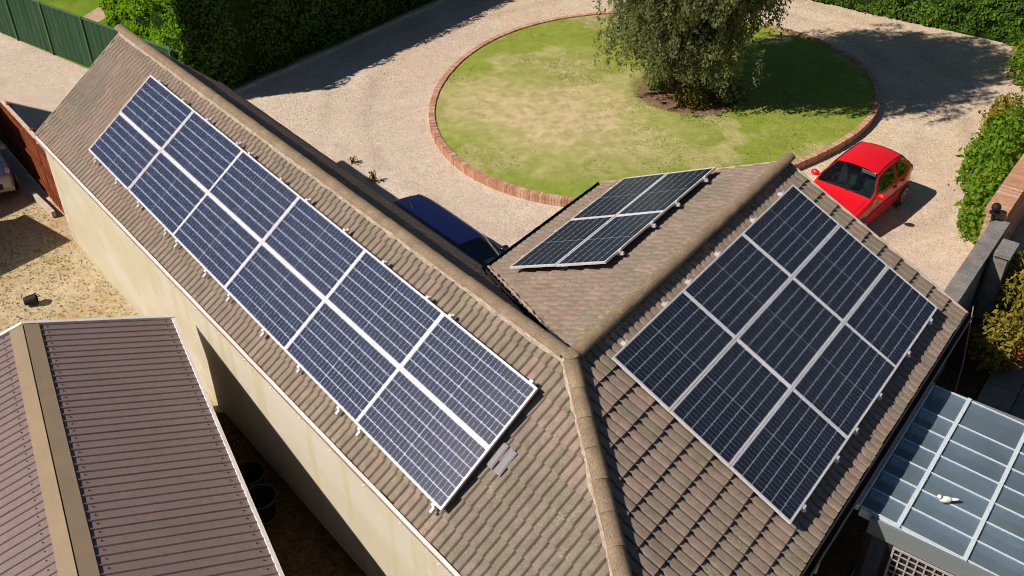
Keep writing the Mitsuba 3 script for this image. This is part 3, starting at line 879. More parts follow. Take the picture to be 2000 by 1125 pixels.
hedge('sunlit_hedge', 'sunlit green clipped hedge along the far right edge of the drive', 26.75, 29.2, -3.5, 14.0, 3.4,
      [('mat_hedge_leaf', ['x0', 'y1'], 620), ('mat_bush_leaf', ['x0'], 140), ('mat_hedge_leaf', ['top'], 90)], 0, .13, None, 12)
# kerb stones along the hedge foot
t = thing('edging_kerb', 'thin pale stone edging along the foot of the dark hedge', 'kerb')
for i in range(15):
    x0 = 7.9 + i * .92
    part(t, 'stone', box(x0, x0 + .9, 18.35 + .03 * math.sin(i), 18.42 + .03 * math.sin(i), 0, .10 + .01 * math.sin(3 * i)), 'mat_pale_wood')

# ---------------------------------------------------------------- bushes and plants
def bush(name, label, c, rad, n, size, mat, seed, catn='shrub', droop=.2, core=True, group=None):
    r = np.random.default_rng(seed)
    t = thing(name, label, catn, group)
    c, rad = np.array(c, float), np.array(rad, float)
    d = r.normal(size=(n, 3)); d /= np.linalg.norm(d, axis=1, keepdims=True)
    lump = .72 + .55 * meshkit.fbm(d * 2.1 + seed, 3, seed)
    f = np.clip(r.uniform(0, 1, n) ** .33, .35, 1) * (1 + .35 * (r.uniform(0, 1, n) > .93) * r.uniform(0, 1, n))
    C = c + d * rad * (lump * f)[:, None]
    k = C[:, 2] > .03
    msh, uv = leaf_mesh(C[k], size, .55, d[k], droop, r=r)
    part(t, 'foliage', msh, mat, uv=uv)
    st = []
    for i in range(7):
        v = r.normal(size=3); v[2] = abs(v[2]) + .6; v /= np.linalg.norm(v)
        st.append(tube([c * [1, 1, 0] + [v[0] * .05, v[1] * .05, 0], c + v * rad * .3, c + v * rad * .75], [.025, .016, .006], 6))
    part(t, 'stem', cat(st), 'mat_bark', smooth=40)
    return t
bush('climbing_bush', 'bright green leafy bush sprawling along the brick wall beside the gravel', (17.5, -1.75, .6), (2.1, .72, 1.05), 6500, .15, 'mat_bush_leaf', 21)
bush('climbing_bush', 'lower green bush trailing down beside the grey capped wall end', (15.1, -2.15, .5), (1.5, .5, 1.0), 3400, .15, 'mat_bush_leaf', 22)
bush('flowering_shrub', 'yellowish shrub at the far corner of the drive under the tree shadow', (20.3, -1.2, .35), (1.0, .6, .7), 1300, .14, 'mat_yellow_leaf', 23)
bush('leafy_shrub', 'small bright shrub at the right edge of the drive below the sunlit hedge', (24.4, -.9, .6), (1.1, .8, .9), 1700, .16, 'mat_bush_leaf', 24)
bush('garden_shrub', 'yellow leaved shrub in the shaded side garden behind the grey wall', (11.6, -4.05, .75), (1.1, .75, .9), 2200, .13, 'mat_yellow_leaf', 25)
bush('garden_shrub', 'dark yellow green shrub beside the conservatory in the side garden', (9.55, -3.95, .55), (.75, .5, .7), 1300, .12, 'mat_yellow_leaf', 26)
bush('white_shrub', 'silvery shrub between the roof end and the dark hedge corner', (6.2, 18.0, .9), (.7, .6, .95), 1300, .12, 'mat_hedge_leaf', 27)
bush('border_shrub', 'bright green shrub at the foot of the sunlit hedge end', (6.75, 19.5, .8), (.5, .9, 1.0), 1800, .13, 'mat_sunlit_leaf', 28)
bush('gravel_weed', 'small weed growing out of the gravel by the roof shadow', (7.45, 11.25, .12), (.13, .13, .26), 70, .09, 'mat_yellow_leaf', 29, 'weed')
bush('gravel_weed', 'tiny weed in the gravel further along the roof shadow edge', (7.85, 12.4, .10), (.16, .16, .10), 45, .08, 'mat_yellow_leaf', 30, 'weed')
bush('bed_plant', 'low leafy plant at the front of the tree bed', (16.0, 6.55, .55), (.5, .5, .5), 900, .11, 'mat_yellow_leaf', 31, 'plant')
bush('bed_plant', 'green plant on the left of the tree bed', (16.45, 7.95, .6), (.4, .4, .65), 900, .11, 'mat_bush_leaf', 32, 'plant')
bush('bed_plant', 'dark plant on the shaded right of the tree bed', (16.9, 5.7, .5), (.55, .5, .5), 900, .11, 'mat_tree_leaf', 33, 'plant')

# ---------------------------------------------------------------- the tree
tr = thing('tree', 'dense weeping leaved tree standing in the bed on the oval lawn', 'tree')
r = np.random.default_rng(41)
base = np.array([16.75, 7.15, .25])
trunk = []
for (dx, dy, R_) in ((0, 0, .30), (.3, -.25, .22), (-.2, .3, .2)):
    b0 = base + [dx, dy, 0]
    trunk.append(tube([b0 - Z * .1, b0 + [dx * .2, dy * .2, .5], b0 + [dx * .5, dy * .5, 1.4], b0 + [dx * .9, dy * .9, 2.6], b0 + [dx * 1.3, dy * 1.3, 4.5]], [R_ * 1.35, R_, R_ * .85, R_ * .7, R_ * .4], 12))
part(tr, 'trunk', cat(trunk), 'mat_bark', smooth=50)
cc, cr = np.array([16.85, 7.12, 5.9]), np.array([2.85, 2.85, 4.6])
limbs, leafC, leafT = [], [], []
for i in range(430):
    d = r.normal(size=3); d /= np.linalg.norm(d)
    d[2] = max(d[2], -.75)
    lump = .70 + .5 * meshkit.fbm((d * 1.7 + 9)[None], 3, 5)[0]
    tip = cc + d * cr * lump * r.uniform(.55, 1.0)
    wd = np.interp(tip[2], [2.0, 3.6, 6.0, 8.0], [.70, .80, 1.12, 1.1])
    tip[:2] = cc[:2] + (tip[:2] - cc[:2]) * wd
    tip[2] = max(tip[2], 2.15)
    if i >= 380:
        tip = np.array([16.5, 7.2, 0]) + np.array([*(r.normal(size=2) * .75), r.uniform(1.95, 2.9)])
    if i < 60:
        st = base + Z * r.uniform(.8, 3.2)
        limbs.append(tube([st, st * .5 + tip * .5 + Z * .35, tip], [.075, .045, .012], 6))
    # drooping sprays from each tip
    for j in range(int(r.integers(8, 13))):
        s0 = tip + r.normal(size=3) * [.32, .32, .28]
        L = r.uniform(.5, 1.35) * (1.0 if tip[2] > 2.2 else .6)
        out = r.normal(size=2) * .22
        k = int(42 * L) + 18
        u = r.uniform(0, 1, k)
        C = s0 + np.stack([out[0] * np.sqrt(u), out[1] * np.sqrt(u), -L * u + .12 * np.sqrt(u)], -1) + r.normal(size=(k, 3)) * .065
        leafC.append(C)
part(tr, 'limb', cat(limbs), 'mat_bark', smooth=50)
C = np.vstack(leafC)
C = C[C[:, 2] > .95]
msh, uv = leaf_mesh(C, .118, .50, (C - cc) / np.linalg.norm(C - cc, axis=1, keepdims=True), droop=1.1, jitter=.55, r=r)
part(tr, 'crown', msh, 'mat_tree_leaf', uv=uv)

# ---------------------------------------------------------------- brick edging of the lawn
bk = thing('brick_edging', 'low curved red brick edging round the oval lawn', 'brick edging')
arc = [0.]
ths = np.linspace(0, 2 * math.pi, 3601)
pp = ring_pt(ths, .09)
cum = np.r_[0, np.cumsum(np.linalg.norm(np.diff(pp, axis=0), axis=1))]
NB = int(cum[-1] / .083)
bricks = []
for i in range(NB):
    tt = np.interp((i + .5) / NB * cum[-1], cum, ths)
    c = ring_pt(np.array(tt), .09)
    c2 = ring_pt(np.array(tt + .001), .09)
    tg = np.append(c2 - c, 0.); tg /= np.linalg.norm(tg)
    nn = np.cross(tg, Z)
    w = cum[-1] / NB - .009
    j = rng.normal(size=3) * .004
    M = frame(np.append(c, 0.) + nn * j[0], tg, nn, Z)
    h = .24 + j[2]
    bx = place(box(-w / 2, w / 2, -.085, .085, h - .105, h), M)           # brick on edge coping
    by = place(box(-w / 2, w / 2, -.02, .078, .0, h - .112), M)           # soldier below
    bricks.append((cat([bx, by]), np.linalg.norm(CAM_O - np.append(c, 0))))
o_ = np.argsort([b[1] for b in bricks])
rest, tones = [], []
for q, i in enumerate(o_):
    t_ = rng.uniform()
    b = bricks[i][0]
    if q < 300:
        part(bk, 'brick', b, 'mat_brick', uv=np.tile([t_, .5], (len(b.vertices), 1)))
    else:
        rest.append(b); tones += [t_] * len(b.vertices)
part(bk, 'brick_course', cat(rest), 'mat_brick', kind='stuff', uv=np.c_[tones, tones])
P = np.stack([np.c_[ring_pt(th, o2), np.full(181, z2)] for o2, z2 in ((.02, .21), (.08, .212), (.145, .202), (.155, .0))], 1)
part(bk, 'mortar_bed', grid_mesh(P), 'mat_mortar')

# ---------------------------------------------------------------- cars
def make_car(name, label, catn, pos, heading, L, W, Ht, paint, roof_rear, roof_front, cowl, hood_z=.86, tail=.0, extras=True):
    """x forward, y left, z up. roof_rear / roof_front / cowl: x of the roof's ends and of the windscreen's foot."""
    t = thing(name, label, catn)
    fx = np.array([math.cos(heading), math.sin(heading), 0.]); fy = np.cross(Z, fx)
    M = frame(np.array([pos[0], pos[1], 0.]), fx, fy, Z)
    hl = L / 2
    belt = hood_z + .06
    kx = [-hl, -hl + .02, -hl + .10, roof_rear - .05, roof_rear + .18, (roof_rear + roof_front) / 2, roof_front, cowl, cowl + .10, hl - .28, hl - .06, hl]
    kz = [.50, .86, .98, Ht - .10, Ht - .02, Ht, Ht - .05, hood_z + .10, hood_z + .05, hood_z - .08, .62, .40]
    top = PchipInterpolator(kx, kz)
    st = np.unique(np.round(np.concatenate([np.linspace(-hl, hl, 46), [roof_rear, roof_front, cowl, -hl + .03, hl - .03, -hl + .1, hl - .12]]), 4))
    def taper(x):
        a = abs(x) / hl
        return 1 - .16 * max(0, (a - .62) / .38) ** 2.2
    def sect(x):
        zt = float(top(x)); tp = taper(x)
        zb = .20 + .10 * max(0, (abs(x) / hl - .8) / .2) ** 2
        house = np.clip((zt - belt - .06) / .25, 0, 1)
        zbelt = min(belt, zt - .05 * (1 - house) - .02)
        wb = W / 2 * tp
        zre = zt - .075 * house - .02 * (1 - house)
        wr = (W / 2 - .245 * house * min(1, (zt - belt) / (Ht - belt)) - .07 * (1 - house)) * (tp if house < .5 else .5 + .5 * tp)
        wr *= 1 - .30 * np.clip((-x - (hl - .95)) / .95, 0, 1) ** 2 * house
        zm = .5 * (zb + zbelt) + .04
        pts = [(wb * .90, zb), (wb * .975, zb + .06), (wb, zm), (wb * .985, zbelt - .10), (wb * .955, zbelt)]
        g0 = np.array(pts[-1]); g1 = np.array([wr, zre])
        for k in (.12, .5, .9, 1.0):
            q = g0 + (g1 - g0) * k + np.array([.012 * math.sin(math.pi * k) * house, 0])
            pts.append(tuple(q))
        for k in (.06, .12, .35, .65, 1.0):
            ang = k
            pts.append((wr * (1 - k), zre + (zt - zre) * (1 - (1 - k) ** 2.2)))
        return pts
    S = np.array([sect(x) for x in st])             # (n, m, 2)
    n, mm = S.shape[:2]
    left = np.dstack([np.repeat(st[:, None], mm, 1), S[..., 0], S[..., 1]])
    right = left[:, ::-1] * [1, -1, 1]
    full = np.concatenate([left, right[:, 1:]], 1)
    m2 = full.shape[1]
    idx = np.arange(n * m2).reshape(n, m2)
    groups = {'body': [], 'windscreen': [], 'rear_window': [], 'side_window': [], 'side_window_r': []}
    xm = (st[1:] + st[:-1]) / 2
    bpil = (roof_rear + roof_front) / 2 - .05
    for i in range(n - 1):
        for jn in range(m2 - 1):
            jj = jn if jn < mm - 1 else m2 - 2 - jn
            q = [idx[i, jn], idx[i + 1, jn], idx[i + 1, jn + 1], idx[i, jn + 1]]
            g = 'body'
            x = xm[i]
            if jj in (5, 6) and roof_rear - .0 < x < roof_front + .28 * (cowl - roof_front) * 1.6 and abs(x - bpil) > .05 and top(x) > belt + .22:
                g = 'side_window' if jn < mm - 1 else 'side_window_r'
            if jj >= 9 and roof_front + .02 < x < cowl - .0:
                g = 'windscreen'
            if jj >= 9 and -hl + .12 < x < roof_rear - .0 and top(x) > belt + .06:
                g = 'rear_window'
            groups[g] += [[q[0], q[2], q[1]], [q[0], q[3], q[2]]]
    V = full.reshape(-1, 3)
    for g, F in groups.items():
        if not F: continue
        F = np.array(F)
        used, inv = np.unique(F, return_inverse=True)
        mesh = trimesh.Trimesh(V[used], inv.reshape(-1, 3), process=False)
        nm = 'side_window' if g.startswith('side') else g
        part(t, nm, place(mesh, M), paint if g == 'body' else 'mat_tint_glass', smooth=38)
    # end caps
    for i, s in ((0, 1), (n - 1, -1)):
        ring_ = full[i]
        c = ring_.mean(0)
        Vc = np.vstack([ring_, c])
        F = [[k, (k + 1) % m2, m2] if s < 0 else [k, m2, (k + 1) % m2] for k in range(m2)]
        part(t, 'bumper', place(trimesh.Trimesh(Vc, F, process=False), M), paint)
    # door seams, sill and belt mouldings
    seams = []
    for x in (bpil + .0, roof_front + .28, roof_rear + .12):
        for sgn in (1, -1):
            pts = np.array(sect(x))[1:5]
            seams.append(tube(np.c_[np.full(len(pts), x), pts[:, 0] * sgn, pts[:, 1]], .006, 6))
    part(t, 'door_seam', place(cat(seams), M), 'mat_dark_trim')
    for sgn in (1, -1):
        xs_ = [x for x in st if -hl + .35 < x < hl - .5]
        mo = (tube([(x, sgn * (sect(x)[2][0] + .008), sect(x)[2][1]) for x in xs_], .018, 6))
        part(t, 'side_moulding', place(mo, M), paint)
    rail = []
    for sgn in (1, -1):
        xs_ = [x for x in st if roof_rear < x < cowl + .02]
        rail.append(tube([(x, sgn * (sect(x)[9][0] + .004), sect(x)[9][1] + .004) for x in xs_], .012, 6))
    part(t, 'roof_seal', place(cat(rail), M), 'mat_dark_trim')
    hs = []
    for sgn in (1, -1):
        for x in (bpil + .12, roof_rear + .28):
            q = sect(x)[3]
            hs.append(box(x - .07, x + .07, sgn * q[0] - .02, sgn * q[0] + .02, q[1] - .01, q[1] + .02))
    part(t, 'door_handle', place(cat(hs), M), 'mat_dark_trim')
    bl = []
    for sgn in (1, -1):
        xs_ = np.linspace(cowl + .06, hl - .12, 8)
        bl.append(tube([(x, sgn * (W / 2 * taper(x) - .17), float(np.interp(W / 2 * taper(x) - .17, [q[0] for q in sect(x)[:7:-1]], [q[1] for q in sect(x)[:7:-1]])) + .002) for x in xs_], .005, 5))
    part(t, 'bonnet_seam', place(cat(bl), M), 'mat_dark_trim')
    # wheels
    for x in (-hl + .52, hl - .58):
        for sgn in (1, -1):
            wy = sgn * (W / 2 - .085)
            R = .29
            arch = trimesh.creation.cylinder(radius=R + .05, height=.03, sections=28)
            arch.apply_transform(trimesh.transformations.rotation_matrix(math.pi / 2, [1, 0, 0]))
            arch.apply_translation((x, sgn * (W / 2 * taper(x) - .012), R + .01))
            part(t, 'wheel_arch', place(arch, M), 'mat_dark_trim')
            ty = trimesh.creation.torus(major_radius=R - .075, minor_radius=.075, major_sections=28, minor_sections=10)
            ty.vertices[:, 2] *= 1.15
            ty.apply_transform(trimesh.transformations.rotation_matrix(math.pi / 2, [1, 0, 0]))
            ty.apply_translation((x, sgn * (W / 2 * taper(x) - .055), R))
            w = part(t, 'wheel', place(ty, M), 'mat_tyre', smooth=50)
            rim = [trimesh.creation.cylinder(radius=.035, height=.05, sections=12)]
            for k in range(6):
                a = k * math.pi / 3
                rim.append(place(box(.02, R - .10, -.025, .025, -.02, .02), trimesh.transformations.rotation_matrix(a, [0, 0, 1])))
            rim.append(trimesh.creation.annulus(r_min=R - .125, r_max=R - .09, height=.06, sections=28))
            rim = cat(rim)
            rim.apply_transform(trimesh.transformations.rotation_matrix(math.pi / 2, [1, 0, 0]))
            rim.apply_translation((x, sgn * (W / 2 * taper(x) + .012), R))
            part(w, 'rim', place(rim, M), 'mat_rim')
    # mirrors
    for sgn in (1, -1):
        mx = cowl - .22
        sp = trimesh.creation.icosphere(subdivisions=2, radius=1.)
        sp.vertices *= [.075, .115, .08]
        sp.apply_translation((mx, sgn * (W / 2 + .085), belt + .06))
        part(t, 'door_mirror', place(sp, M), paint, smooth=True)
    # lamps
    for sgn in (1, -1):
        hx = hl - .30
        sp = trimesh.creation.icosphere(subdivisions=2, radius=1.)
        sp.vertices *= [.17, .09, .075]
        sp.apply_translation((hx, sgn * (W / 2 * taper(hx) - .12), float(top(hx)) - .09))
        part(t, 'headlight', place(sp, M), 'mat_lamp', smooth=True)
        sp = trimesh.creation.icosphere(subdivisions=2, radius=1.)
        sp.vertices *= [.05, .06, .16]
        sp.apply_translation((-hl + .10, sgn * (W / 2 * taper(-hl + .1) - .055), .80))
        part(t, 'tail_light', place(sp, M), 'mat_tail_lamp', smooth=True)
    part(t, 'grille', place(box(hl - .03, hl + .012, -W * .26, W * .26, .36, .50), M), 'mat_dark_trim')
    # cabin
    cab = [box(-hl + .3, cowl + .05, -W / 2 + .12, W / 2 - .12, .24, .32)]
    part(t, 'floor', place(cab[0], M), 'mat_seat')
    dash = box(cowl - .30, cowl + .02, -W / 2 + .16, W / 2 - .16, .62, belt - .08)
    part(t, 'dashboard', place(dash, M), 'mat_seat')
    for sx in (roof_front - .42, roof_rear + .18):
        for sy in ((-.33, .33)):
            bk_ = box(-.07, .07, -.22, .22, 0, .52); sq = box(-.05, .45, -.22, .22, -.12, .04); hr = box(-.05, .05, -.12, .12, .55, .70)
            s_ = cat([bk_, sq, hr]); s_.apply_transform(trimesh.transformations.rotation_matrix(-.18, [0, 1, 0])); s_.apply_translation((sx, sy, .55))
            part(t, 'seat', place(s_, M), 'mat_seat')
    sw = trimesh.creation.torus(major_radius=.17, minor_radius=.016)
    sw.apply_transform(trimesh.transformations.rotation_matrix(1.1, [0, 1, 0])); sw.apply_translation((cowl - .42, -.33, belt - .04))
    part(t, 'steering_wheel', place(sw, M), 'mat_dark_trim', smooth=True)
    wp = []
    for y0 in (-.45, .05):
        wp.append(tube([(cowl + .03, y0, hood_z + .115), (cowl - .03, y0 + .42, hood_z + .15)], .010, 6))
    part(t, 'wiper', place(cat(wp), M), 'mat_dark_trim')
    return t, M, top, sect
hd = math.pi - .105
car, CM, ctop, csect = make_car('red_car', 'small red hatchback parked on the gravel beyond the roof end', 'car', (13.52, .60), hd, 3.34, 1.60, 1.45, 'mat_red_paint', -1.16, .15, .70)
# pale sun strip lying inside the top of the windscreen, on the right as seen
part(car, 'sun_visor', place(beam((.17, .14, 1.30), (.17, .50, 1.285), .012, .12, up=(.45, 0, 1)), CM), 'mat_paper')
hb = math.atan2(-uL[1], -uL[0])
car2, CM2, _, _ = make_car('blue_car', 'dark blue car parked in the roof shadow behind the long ridge', 'car', (5.08, 6.72), hb, 4.3, 1.74, 1.46, 'mat_blue_paint', -1.80, .62, 1.14, hood_z=.90)
part(car2, 'aerial', place(tube([(-1.15, 0, 1.44), (-1.28, 0, 1.56)], .012, 6), CM2), 'mat_dark_trim')
part(car2, 'pillar_glint', place(tube([(.62, .60, 1.40), (.88, .63, 1.22), (1.12, .68, 1.02)], .022, 6), CM2), 'mat_chrome')  # added tube standing in for the bright reflection along the windscreen pillar
make_car('silver_car', 'pale silver car at the left edge in deep shade beside the red brown fence', 'car', (1.10, 19.95), math.atan2(uL[1], uL[0]) + math.pi, 3.5, 1.66, 1.45, 'mat_silver_paint', -1.3, .25, .95)

# ---------------------------------------------------------------- garden wall, lamp, conservatory, side garden
gw = thing('garden_wall', 'low grey coped stone wall running from the roof end to the brick wall', 'wall')
y0 = -2.95
part(gw, 'wall_core', box(8.6, 12.35, y0 - .13, y0 + .13, 0, 1.55), 'mat_slate')
for i in range(9):
    xx = 8.6 + i * .42
    part(gw, 'coping_stone', box(xx + .008, xx + .410, y0 - .17, y0 + .17, 1.55, 1.64 + rng.normal() * .004), 'mat_slate')
pl = part(gw, 'pillar', box(10.95, 11.5, y0 - .52, y0 - .245, 0, 1.62), 'mat_slate')
part(gw, 'pillar', box(8.35, 8.85, y0 - .30, y0 + .36, 0, 1.35), 'mat_slate')
part(gw, 'pillar_cap', box(8.30, 8.90, y0 - .34, y0 + .40, 1.352, 1.42), 'mat_slate')
part(gw, 'pillar_cap', box(10.9, 11.56, y0 - .57, y0 - .242, 1.622, 1.70), 'mat_slate')
bw = thing('brick_wall', 'orange red brick wall with brick on edge coping at the right edge', 'wall')
nb = 0
crest, ctone = [], []
for i in range(92):
    xx = 12.4 + i * .083
    b = box(xx + .004, xx + .079, -3.02, -2.55, 1.70 + rng.normal() * .003, 1.81 + rng.normal() * .004)
    tn = rng.uniform()
    part(bw, 'brick', b, 'mat_brick', uv=np.tile([tn, .5], (len(b.vertices), 1)))
for cz in range(21):
    for i in range(34):
        xx = 12.4 + i * .225 + (cz % 2) * .11
        for yy in ((-2.97, -2.86), (-2.71, -2.60)):
            b = box(xx + .005, xx + .22, yy[0], yy[1], .0 + cz * .081, .072 + cz * .081)
            crest.append(b); ctone += [rng.uniform()] * len(b.vertices)
part(bw, 'brick_course', cat(crest), 'mat_brick', kind='stuff', uv=np.c_[ctone, ctone])
part(bw, 'mortar_core', box(12.42, 20.0, -2.95, -2.62, 0, 1.705), 'mat_mortar')
lm = thing('wall_lamp', 'black globe lamp on a short post at the end of the brick wall', 'lamp')
lp = np.array([12.25, -2.78, 1.65])
part(lm, 'globe', trimesh.creation.icosphere(subdivisions=3, radius=.10).apply_translation(lp + Z * .32), 'mat_black_plastic', smooth=True)
part(lm, 'post', tube([lp - Z * .05, lp + Z * .2], .035, 10), 'mat_black_plastic', smooth=40)
part(lm, 'cap', trimesh.creation.cylinder(radius=.11, height=.02, sections=20).apply_translation(lp + Z * .185), 'mat_black_plastic')
gb = thing('grey_board', 'small grey blue board leaning at the corner between roof and garden wall', 'board')
part(gb, 'board', beam((7.55, -2.75, 1.0), (8.2, -2.98, 1.0), .03, 1.9), 'mat_grey_board')
pp_ = thing('thin_pole', 'thin grey pole leaning in the shade below the roof corner', 'pole')
part(pp_, 'pole', tube([(7.35, -3.78, .05), (7.9, -3.66, 1.0), (8.7, -3.42, 1.75)], .012, 8), 'mat_dark_pole', smooth=40)

cv = thing('conservatory', 'lean to conservatory with a clear blue glazed roof against the house eave', 'conservatory')
X0, X1, Y0, Y1, ZC = 1.95, 5.20, -3.70, -7.4, 2.40
purl = [-4.24, -5.16, -6.08, -7.0]
raf = [1.99, 2.41, 2.83, 3.25, 3.67, 4.09, 4.51, 5.17]
ycuts = [Y0] + purl + [Y1]
xcuts = raf
def zc(y): return ZC - .05 * (Y0 - y)
for i in range(len(xcuts) - 1):
    for j in range(len(ycuts) - 1):
        xa, xb, ya, yb = xcuts[i] + .0, xcuts[i + 1], ycuts[j], ycuts[j + 1]
        q = np.array([[xa, ya, zc(ya)], [xb, ya, zc(ya)], [xb, yb, zc(yb)], [xa, yb, zc(yb)]])
        part(cv, 'pane', trimesh.Trimesh(q, [[0, 2, 1], [0, 3, 2]], process=False), 'mat_poly')
for y in purl:
    part(cv, 'purlin', box(X0, X1, y - .030, y + .030, zc(y) + .004, zc(y) + .035), 'mat_bar')
for x in raf:
    part(cv, 'rafter', beam((x, Y0, zc(Y0) + .012), (x, Y1, zc(Y1) + .012), .020, .016), 'mat_bar')
    part(cv, 'rafter', beam((x, Y0, zc(Y0) - .09), (x, Y1, zc(Y1) - .09), .04, .15), 'mat_bar')
part(cv, 'wall_plate', box(X0, X1, Y0 + .02, Y0 + .08, ZC - .06, ZC + .05), 'mat_bar')
part(cv, 'end_band', box(X0 - .05, X0 - .01, Y1, Y0 - .18, 2.06, 2.36), 'mat_grey_board')
part(cv, 'end_band', box(X1 + .01, X1 + .05, Y1, Y0, 2.06, 2.36), 'mat_grey_board')
for y in (Y0 - .22, -5.9, Y1 + .03):
    part(cv, 'post', box(X0 - .045, X0 + .045, y - .045, y + .045, 0, 2.058), 'mat_dark_trim')  # near posts coloured dark in place of deep shade
    part(cv, 'post', box(X1 - .045, X1 + .045, y - .045, y + .045, 0, 2.058), 'mat_grey_board')
trl = thing('trellis', 'grey square lattice trellis on the end of the conservatory', 'trellis')
yt0, yt1 = -4.28, -5.75
part(trl, 'frame', cat([box(X0 - .075, X0 - .052, yt0 - .03, yt0, .3, 2.05), box(X0 - .075, X0 - .052, yt1, yt1 + .03, .3, 2.05), box(X0 - .074, X0 - .053, yt1 + .03, yt0 - .03, 2.02, 2.05)]), 'mat_trellis')
y = yt0 - .12
while y > yt1 + .05:
    part(trl, 'slat', box(X0 - .073, X0 - .064, y - .011, y + .011, .3, 2.018), 'mat_trellis'); y -= .118
z = 1.92
while z > .4:
    part(trl, 'slat', box(X0 - .0635, X0 - .0545, yt1 + .032, yt0 - .032, z - .011, z + .011), 'mat_trellis'); z -= .118
part(cv, 'back_panel', box(X0 - .03, X0 - .012, yt1 - .1, yt0 + .1, 0, 2.04), 'mat_dark_trim')
part(cv, 'floor', box(X0, X1, Y1, Y0, .006, .05), 'mat_paving')
for i in range(3):
    b = thing('storage_box', ['dark storage crate under the glazed roof nearest the house', 'dark storage crate in the middle under the glazed roof', 'dark storage crate at the outer side under the glazed roof'][i], 'crate')
    xx, yy = 2.6 + i * .85, -4.6 - i * .55
    part(b, 'crate', cat([box(xx, xx + .6, yy - .4, yy, .051, .06), box(xx, xx + .02, yy - .4, yy, .06, .5), box(xx + .58, xx + .6, yy - .4, yy, .06, .5), box(xx + .0205, xx + .5795, yy - .4, yy - .38, .06, .5), box(xx + .0205, xx + .5795, yy - .02, yy, .06, .5)]), 'mat_black_plastic')
bird = thing('white_bird', 'small white bird sitting on the glazed conservatory roof', 'bird')
bp_ = np.array([2.80, -4.62, zc(-4.6) + .09])
bdy = trimesh.creation.icosphere(subdivisions=3, radius=1.); bdy.vertices *= [.06, .115, .06]
hd_ = trimesh.creation.icosphere(subdivisions=2, radius=.042).apply_translation((.01, .12, .06))
tl_ = trimesh.creation.icosphere(subdivisions=2, radius=1.); tl_.vertices *= [.035, .09, .014]; tl_.apply_translation((0, -.15, .005))
import manifold3d
def mani(ms): 
    out = None
    for q in ms:
        mm_ = manifold3d.Manifold(manifold3d.Mesh(np.asarray(q.vertices, np.float32), np.asarray(q.faces, np.uint32)))
        out = mm_ if out is None else out + mm_
    return out
bm = mani([bdy, hd_, tl_]).to_mesh()
bm = trimesh.Trimesh(bm.vert_properties[:, :3], bm.tri_verts); bm.apply_transform(trimesh.transformations.rotation_matrix(.64, [0, 0, 1])); bm.apply_scale(.8); bm.apply_translation(bp_ - Z * .012)
part(bird, 'body', bm, 'mat_paper', smooth=50)
part(bird, 'leg', tube([bp_ + [.02, .02, -.05], bp_ + [.02, .02, -.088]], .008, 6), 'mat_terracotta')
part(bird, 'leg', tube([bp_ + [-.02, .0, -.05], bp_ + [-.02, .0, -.088]], .008, 6), 'mat_terracotta')
bk_ = tube([(-.0, .155, .06), (.0, .185, .055)], [.012, .002], 6); bk_.apply_transform(trimesh.transformations.rotation_matrix(.64, [0, 0, 1])); bk_.apply_scale(.8); bk_.apply_translation(bp_ - Z * .012)
part(bird, 'beak', bk_, 'mat_terracotta')

pv = thing('garden_paving', 'dull paving slabs in the side garden beyond the conservatory', 'paving')
for i in range(6):
    for j in range(4):
        x0, y0_ = 6.4 + i * .62, -4.05 - j * .62
        b = box(x0 + .008, x0 + .612, y0_ - .612, y0_ - .008, .004, .05 + rng.normal() * .002)
        part(pv, 'slab', b, 'mat_paving', uv=np.tile([rng.uniform(), .5], (len(b.vertices), 1)))
fp = thing('flower_pot', 'terracotta pot with red flowers on the side garden paving', 'flower pot')
c = np.array([9.55, -4.30, .05])
pot = trimesh.creation.revolve(np.array([[0, 0], [.12, 0], [.17, .26], [.19, .26], [.19, .30], [.16, .30], [.15, .24], [0, .24]]), sections=20).apply_translation(c)
part(fp, 'pot', pot, 'mat_terracotta')
q = rng.normal(size=(150, 3)) * [.12, .12, .08] + c + Z * .42
ms, uv = leaf_mesh(q, .08, .6); part(fp, 'foliage', ms, 'mat_bush_leaf', uv=uv)
q = rng.normal(size=(50, 3)) * [.10, .10, .04] + c + Z * .50
ms, uv = leaf_mesh(q, .07, .9); part(fp, 'flower', ms, 'mat_red_petal', uv=uv, kind='stuff')

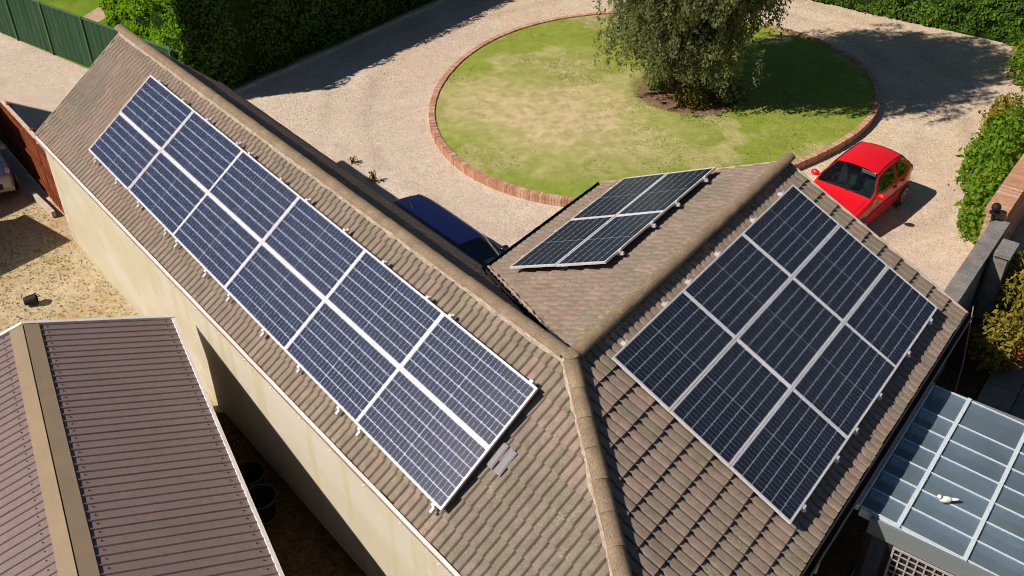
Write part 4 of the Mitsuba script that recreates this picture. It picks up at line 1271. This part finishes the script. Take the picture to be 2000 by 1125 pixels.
# tubs in the dark passage, bucket in the yard
for i, (x, y_, lab) in enumerate(((-1.75, 5.45, 'black plastic tub in the dark passage, the one nearer the cream wall corner'), (-2.0, 4.88, 'black plastic tub in the dark passage, the one nearer the camera'))):
    tb = thing('plastic_tub', lab, 'tub')
    part(tb, 'tub', trimesh.creation.revolve(np.array([[0, 0], [.20, 0], [.27, .42], [.30, .42], [.30, .45], [.26, .45], [.19, .03], [0, .03]]), sections=24).apply_translation((x, y_, .004)), 'mat_black_plastic', smooth=40)
    part(tb, 'handle', tube([(x + .27, y_ - .06, .40), (x + .35, y_, .40), (x + .27, y_ + .06, .40)], .012, 6), 'mat_black_plastic')
bu = thing('toppled_bucket', 'small dark bucket lying on its side on the dry yard', 'bucket')
g = trimesh.creation.revolve(np.array([[0, 0], [.09, 0], [.13, .26], [.12, .26], [.082, .012], [0, .012]]), sections=20)
g.apply_transform(trimesh.transformations.rotation_matrix(1.5, [.5, .8, 0])); g.apply_translation((-1.12, 13.65, .13))
part(bu, 'bucket', g, 'mat_black_plastic', smooth=40)
part(bu, 'handle', tube([(-1.0, 13.6, .2), (-.9, 13.5, .26), (-.82, 13.5, .2), (-.86, 13.6, .1)], .010, 6), 'mat_grey_plastic')

# unseen blocks added left of the frame, shaped to throw shade into the yard
nb_ = thing('added_shade_block', 'tall unseen block added left of the view to shade the fence and yard', 'shed')
part(nb_, 'wall', box(-7.5, -.6, 20.5, 30, 0, 4.6), 'mat_red_wood')
part(nb_, 'roof', trimesh.Trimesh(np.array([(-7.8, 20.3, 4.6), (-.4, 20.3, 4.6), (-.4, 30.2, 4.6), (-7.8, 30.2, 4.6), (-7.8, 25.2, 6.3), (-.4, 25.2, 6.3)]), [[0, 1, 5], [0, 5, 4], [2, 3, 4], [2, 4, 5], [0, 4, 3], [1, 2, 5], [0, 3, 2], [0, 2, 1]], process=False), 'mat_slate')
ns_ = thing('added_low_shade_block', 'low unseen block added left of the view to shade the dry yard', 'shed')
part(ns_, 'wall', box(-3.2, -.75, 16.45, 18.3, 0, 1.95), 'mat_red_wood')
part(ns_, 'roof', box(-3.3, -.65, 16.4, 18.4, 1.952, 2.0), 'mat_slate')
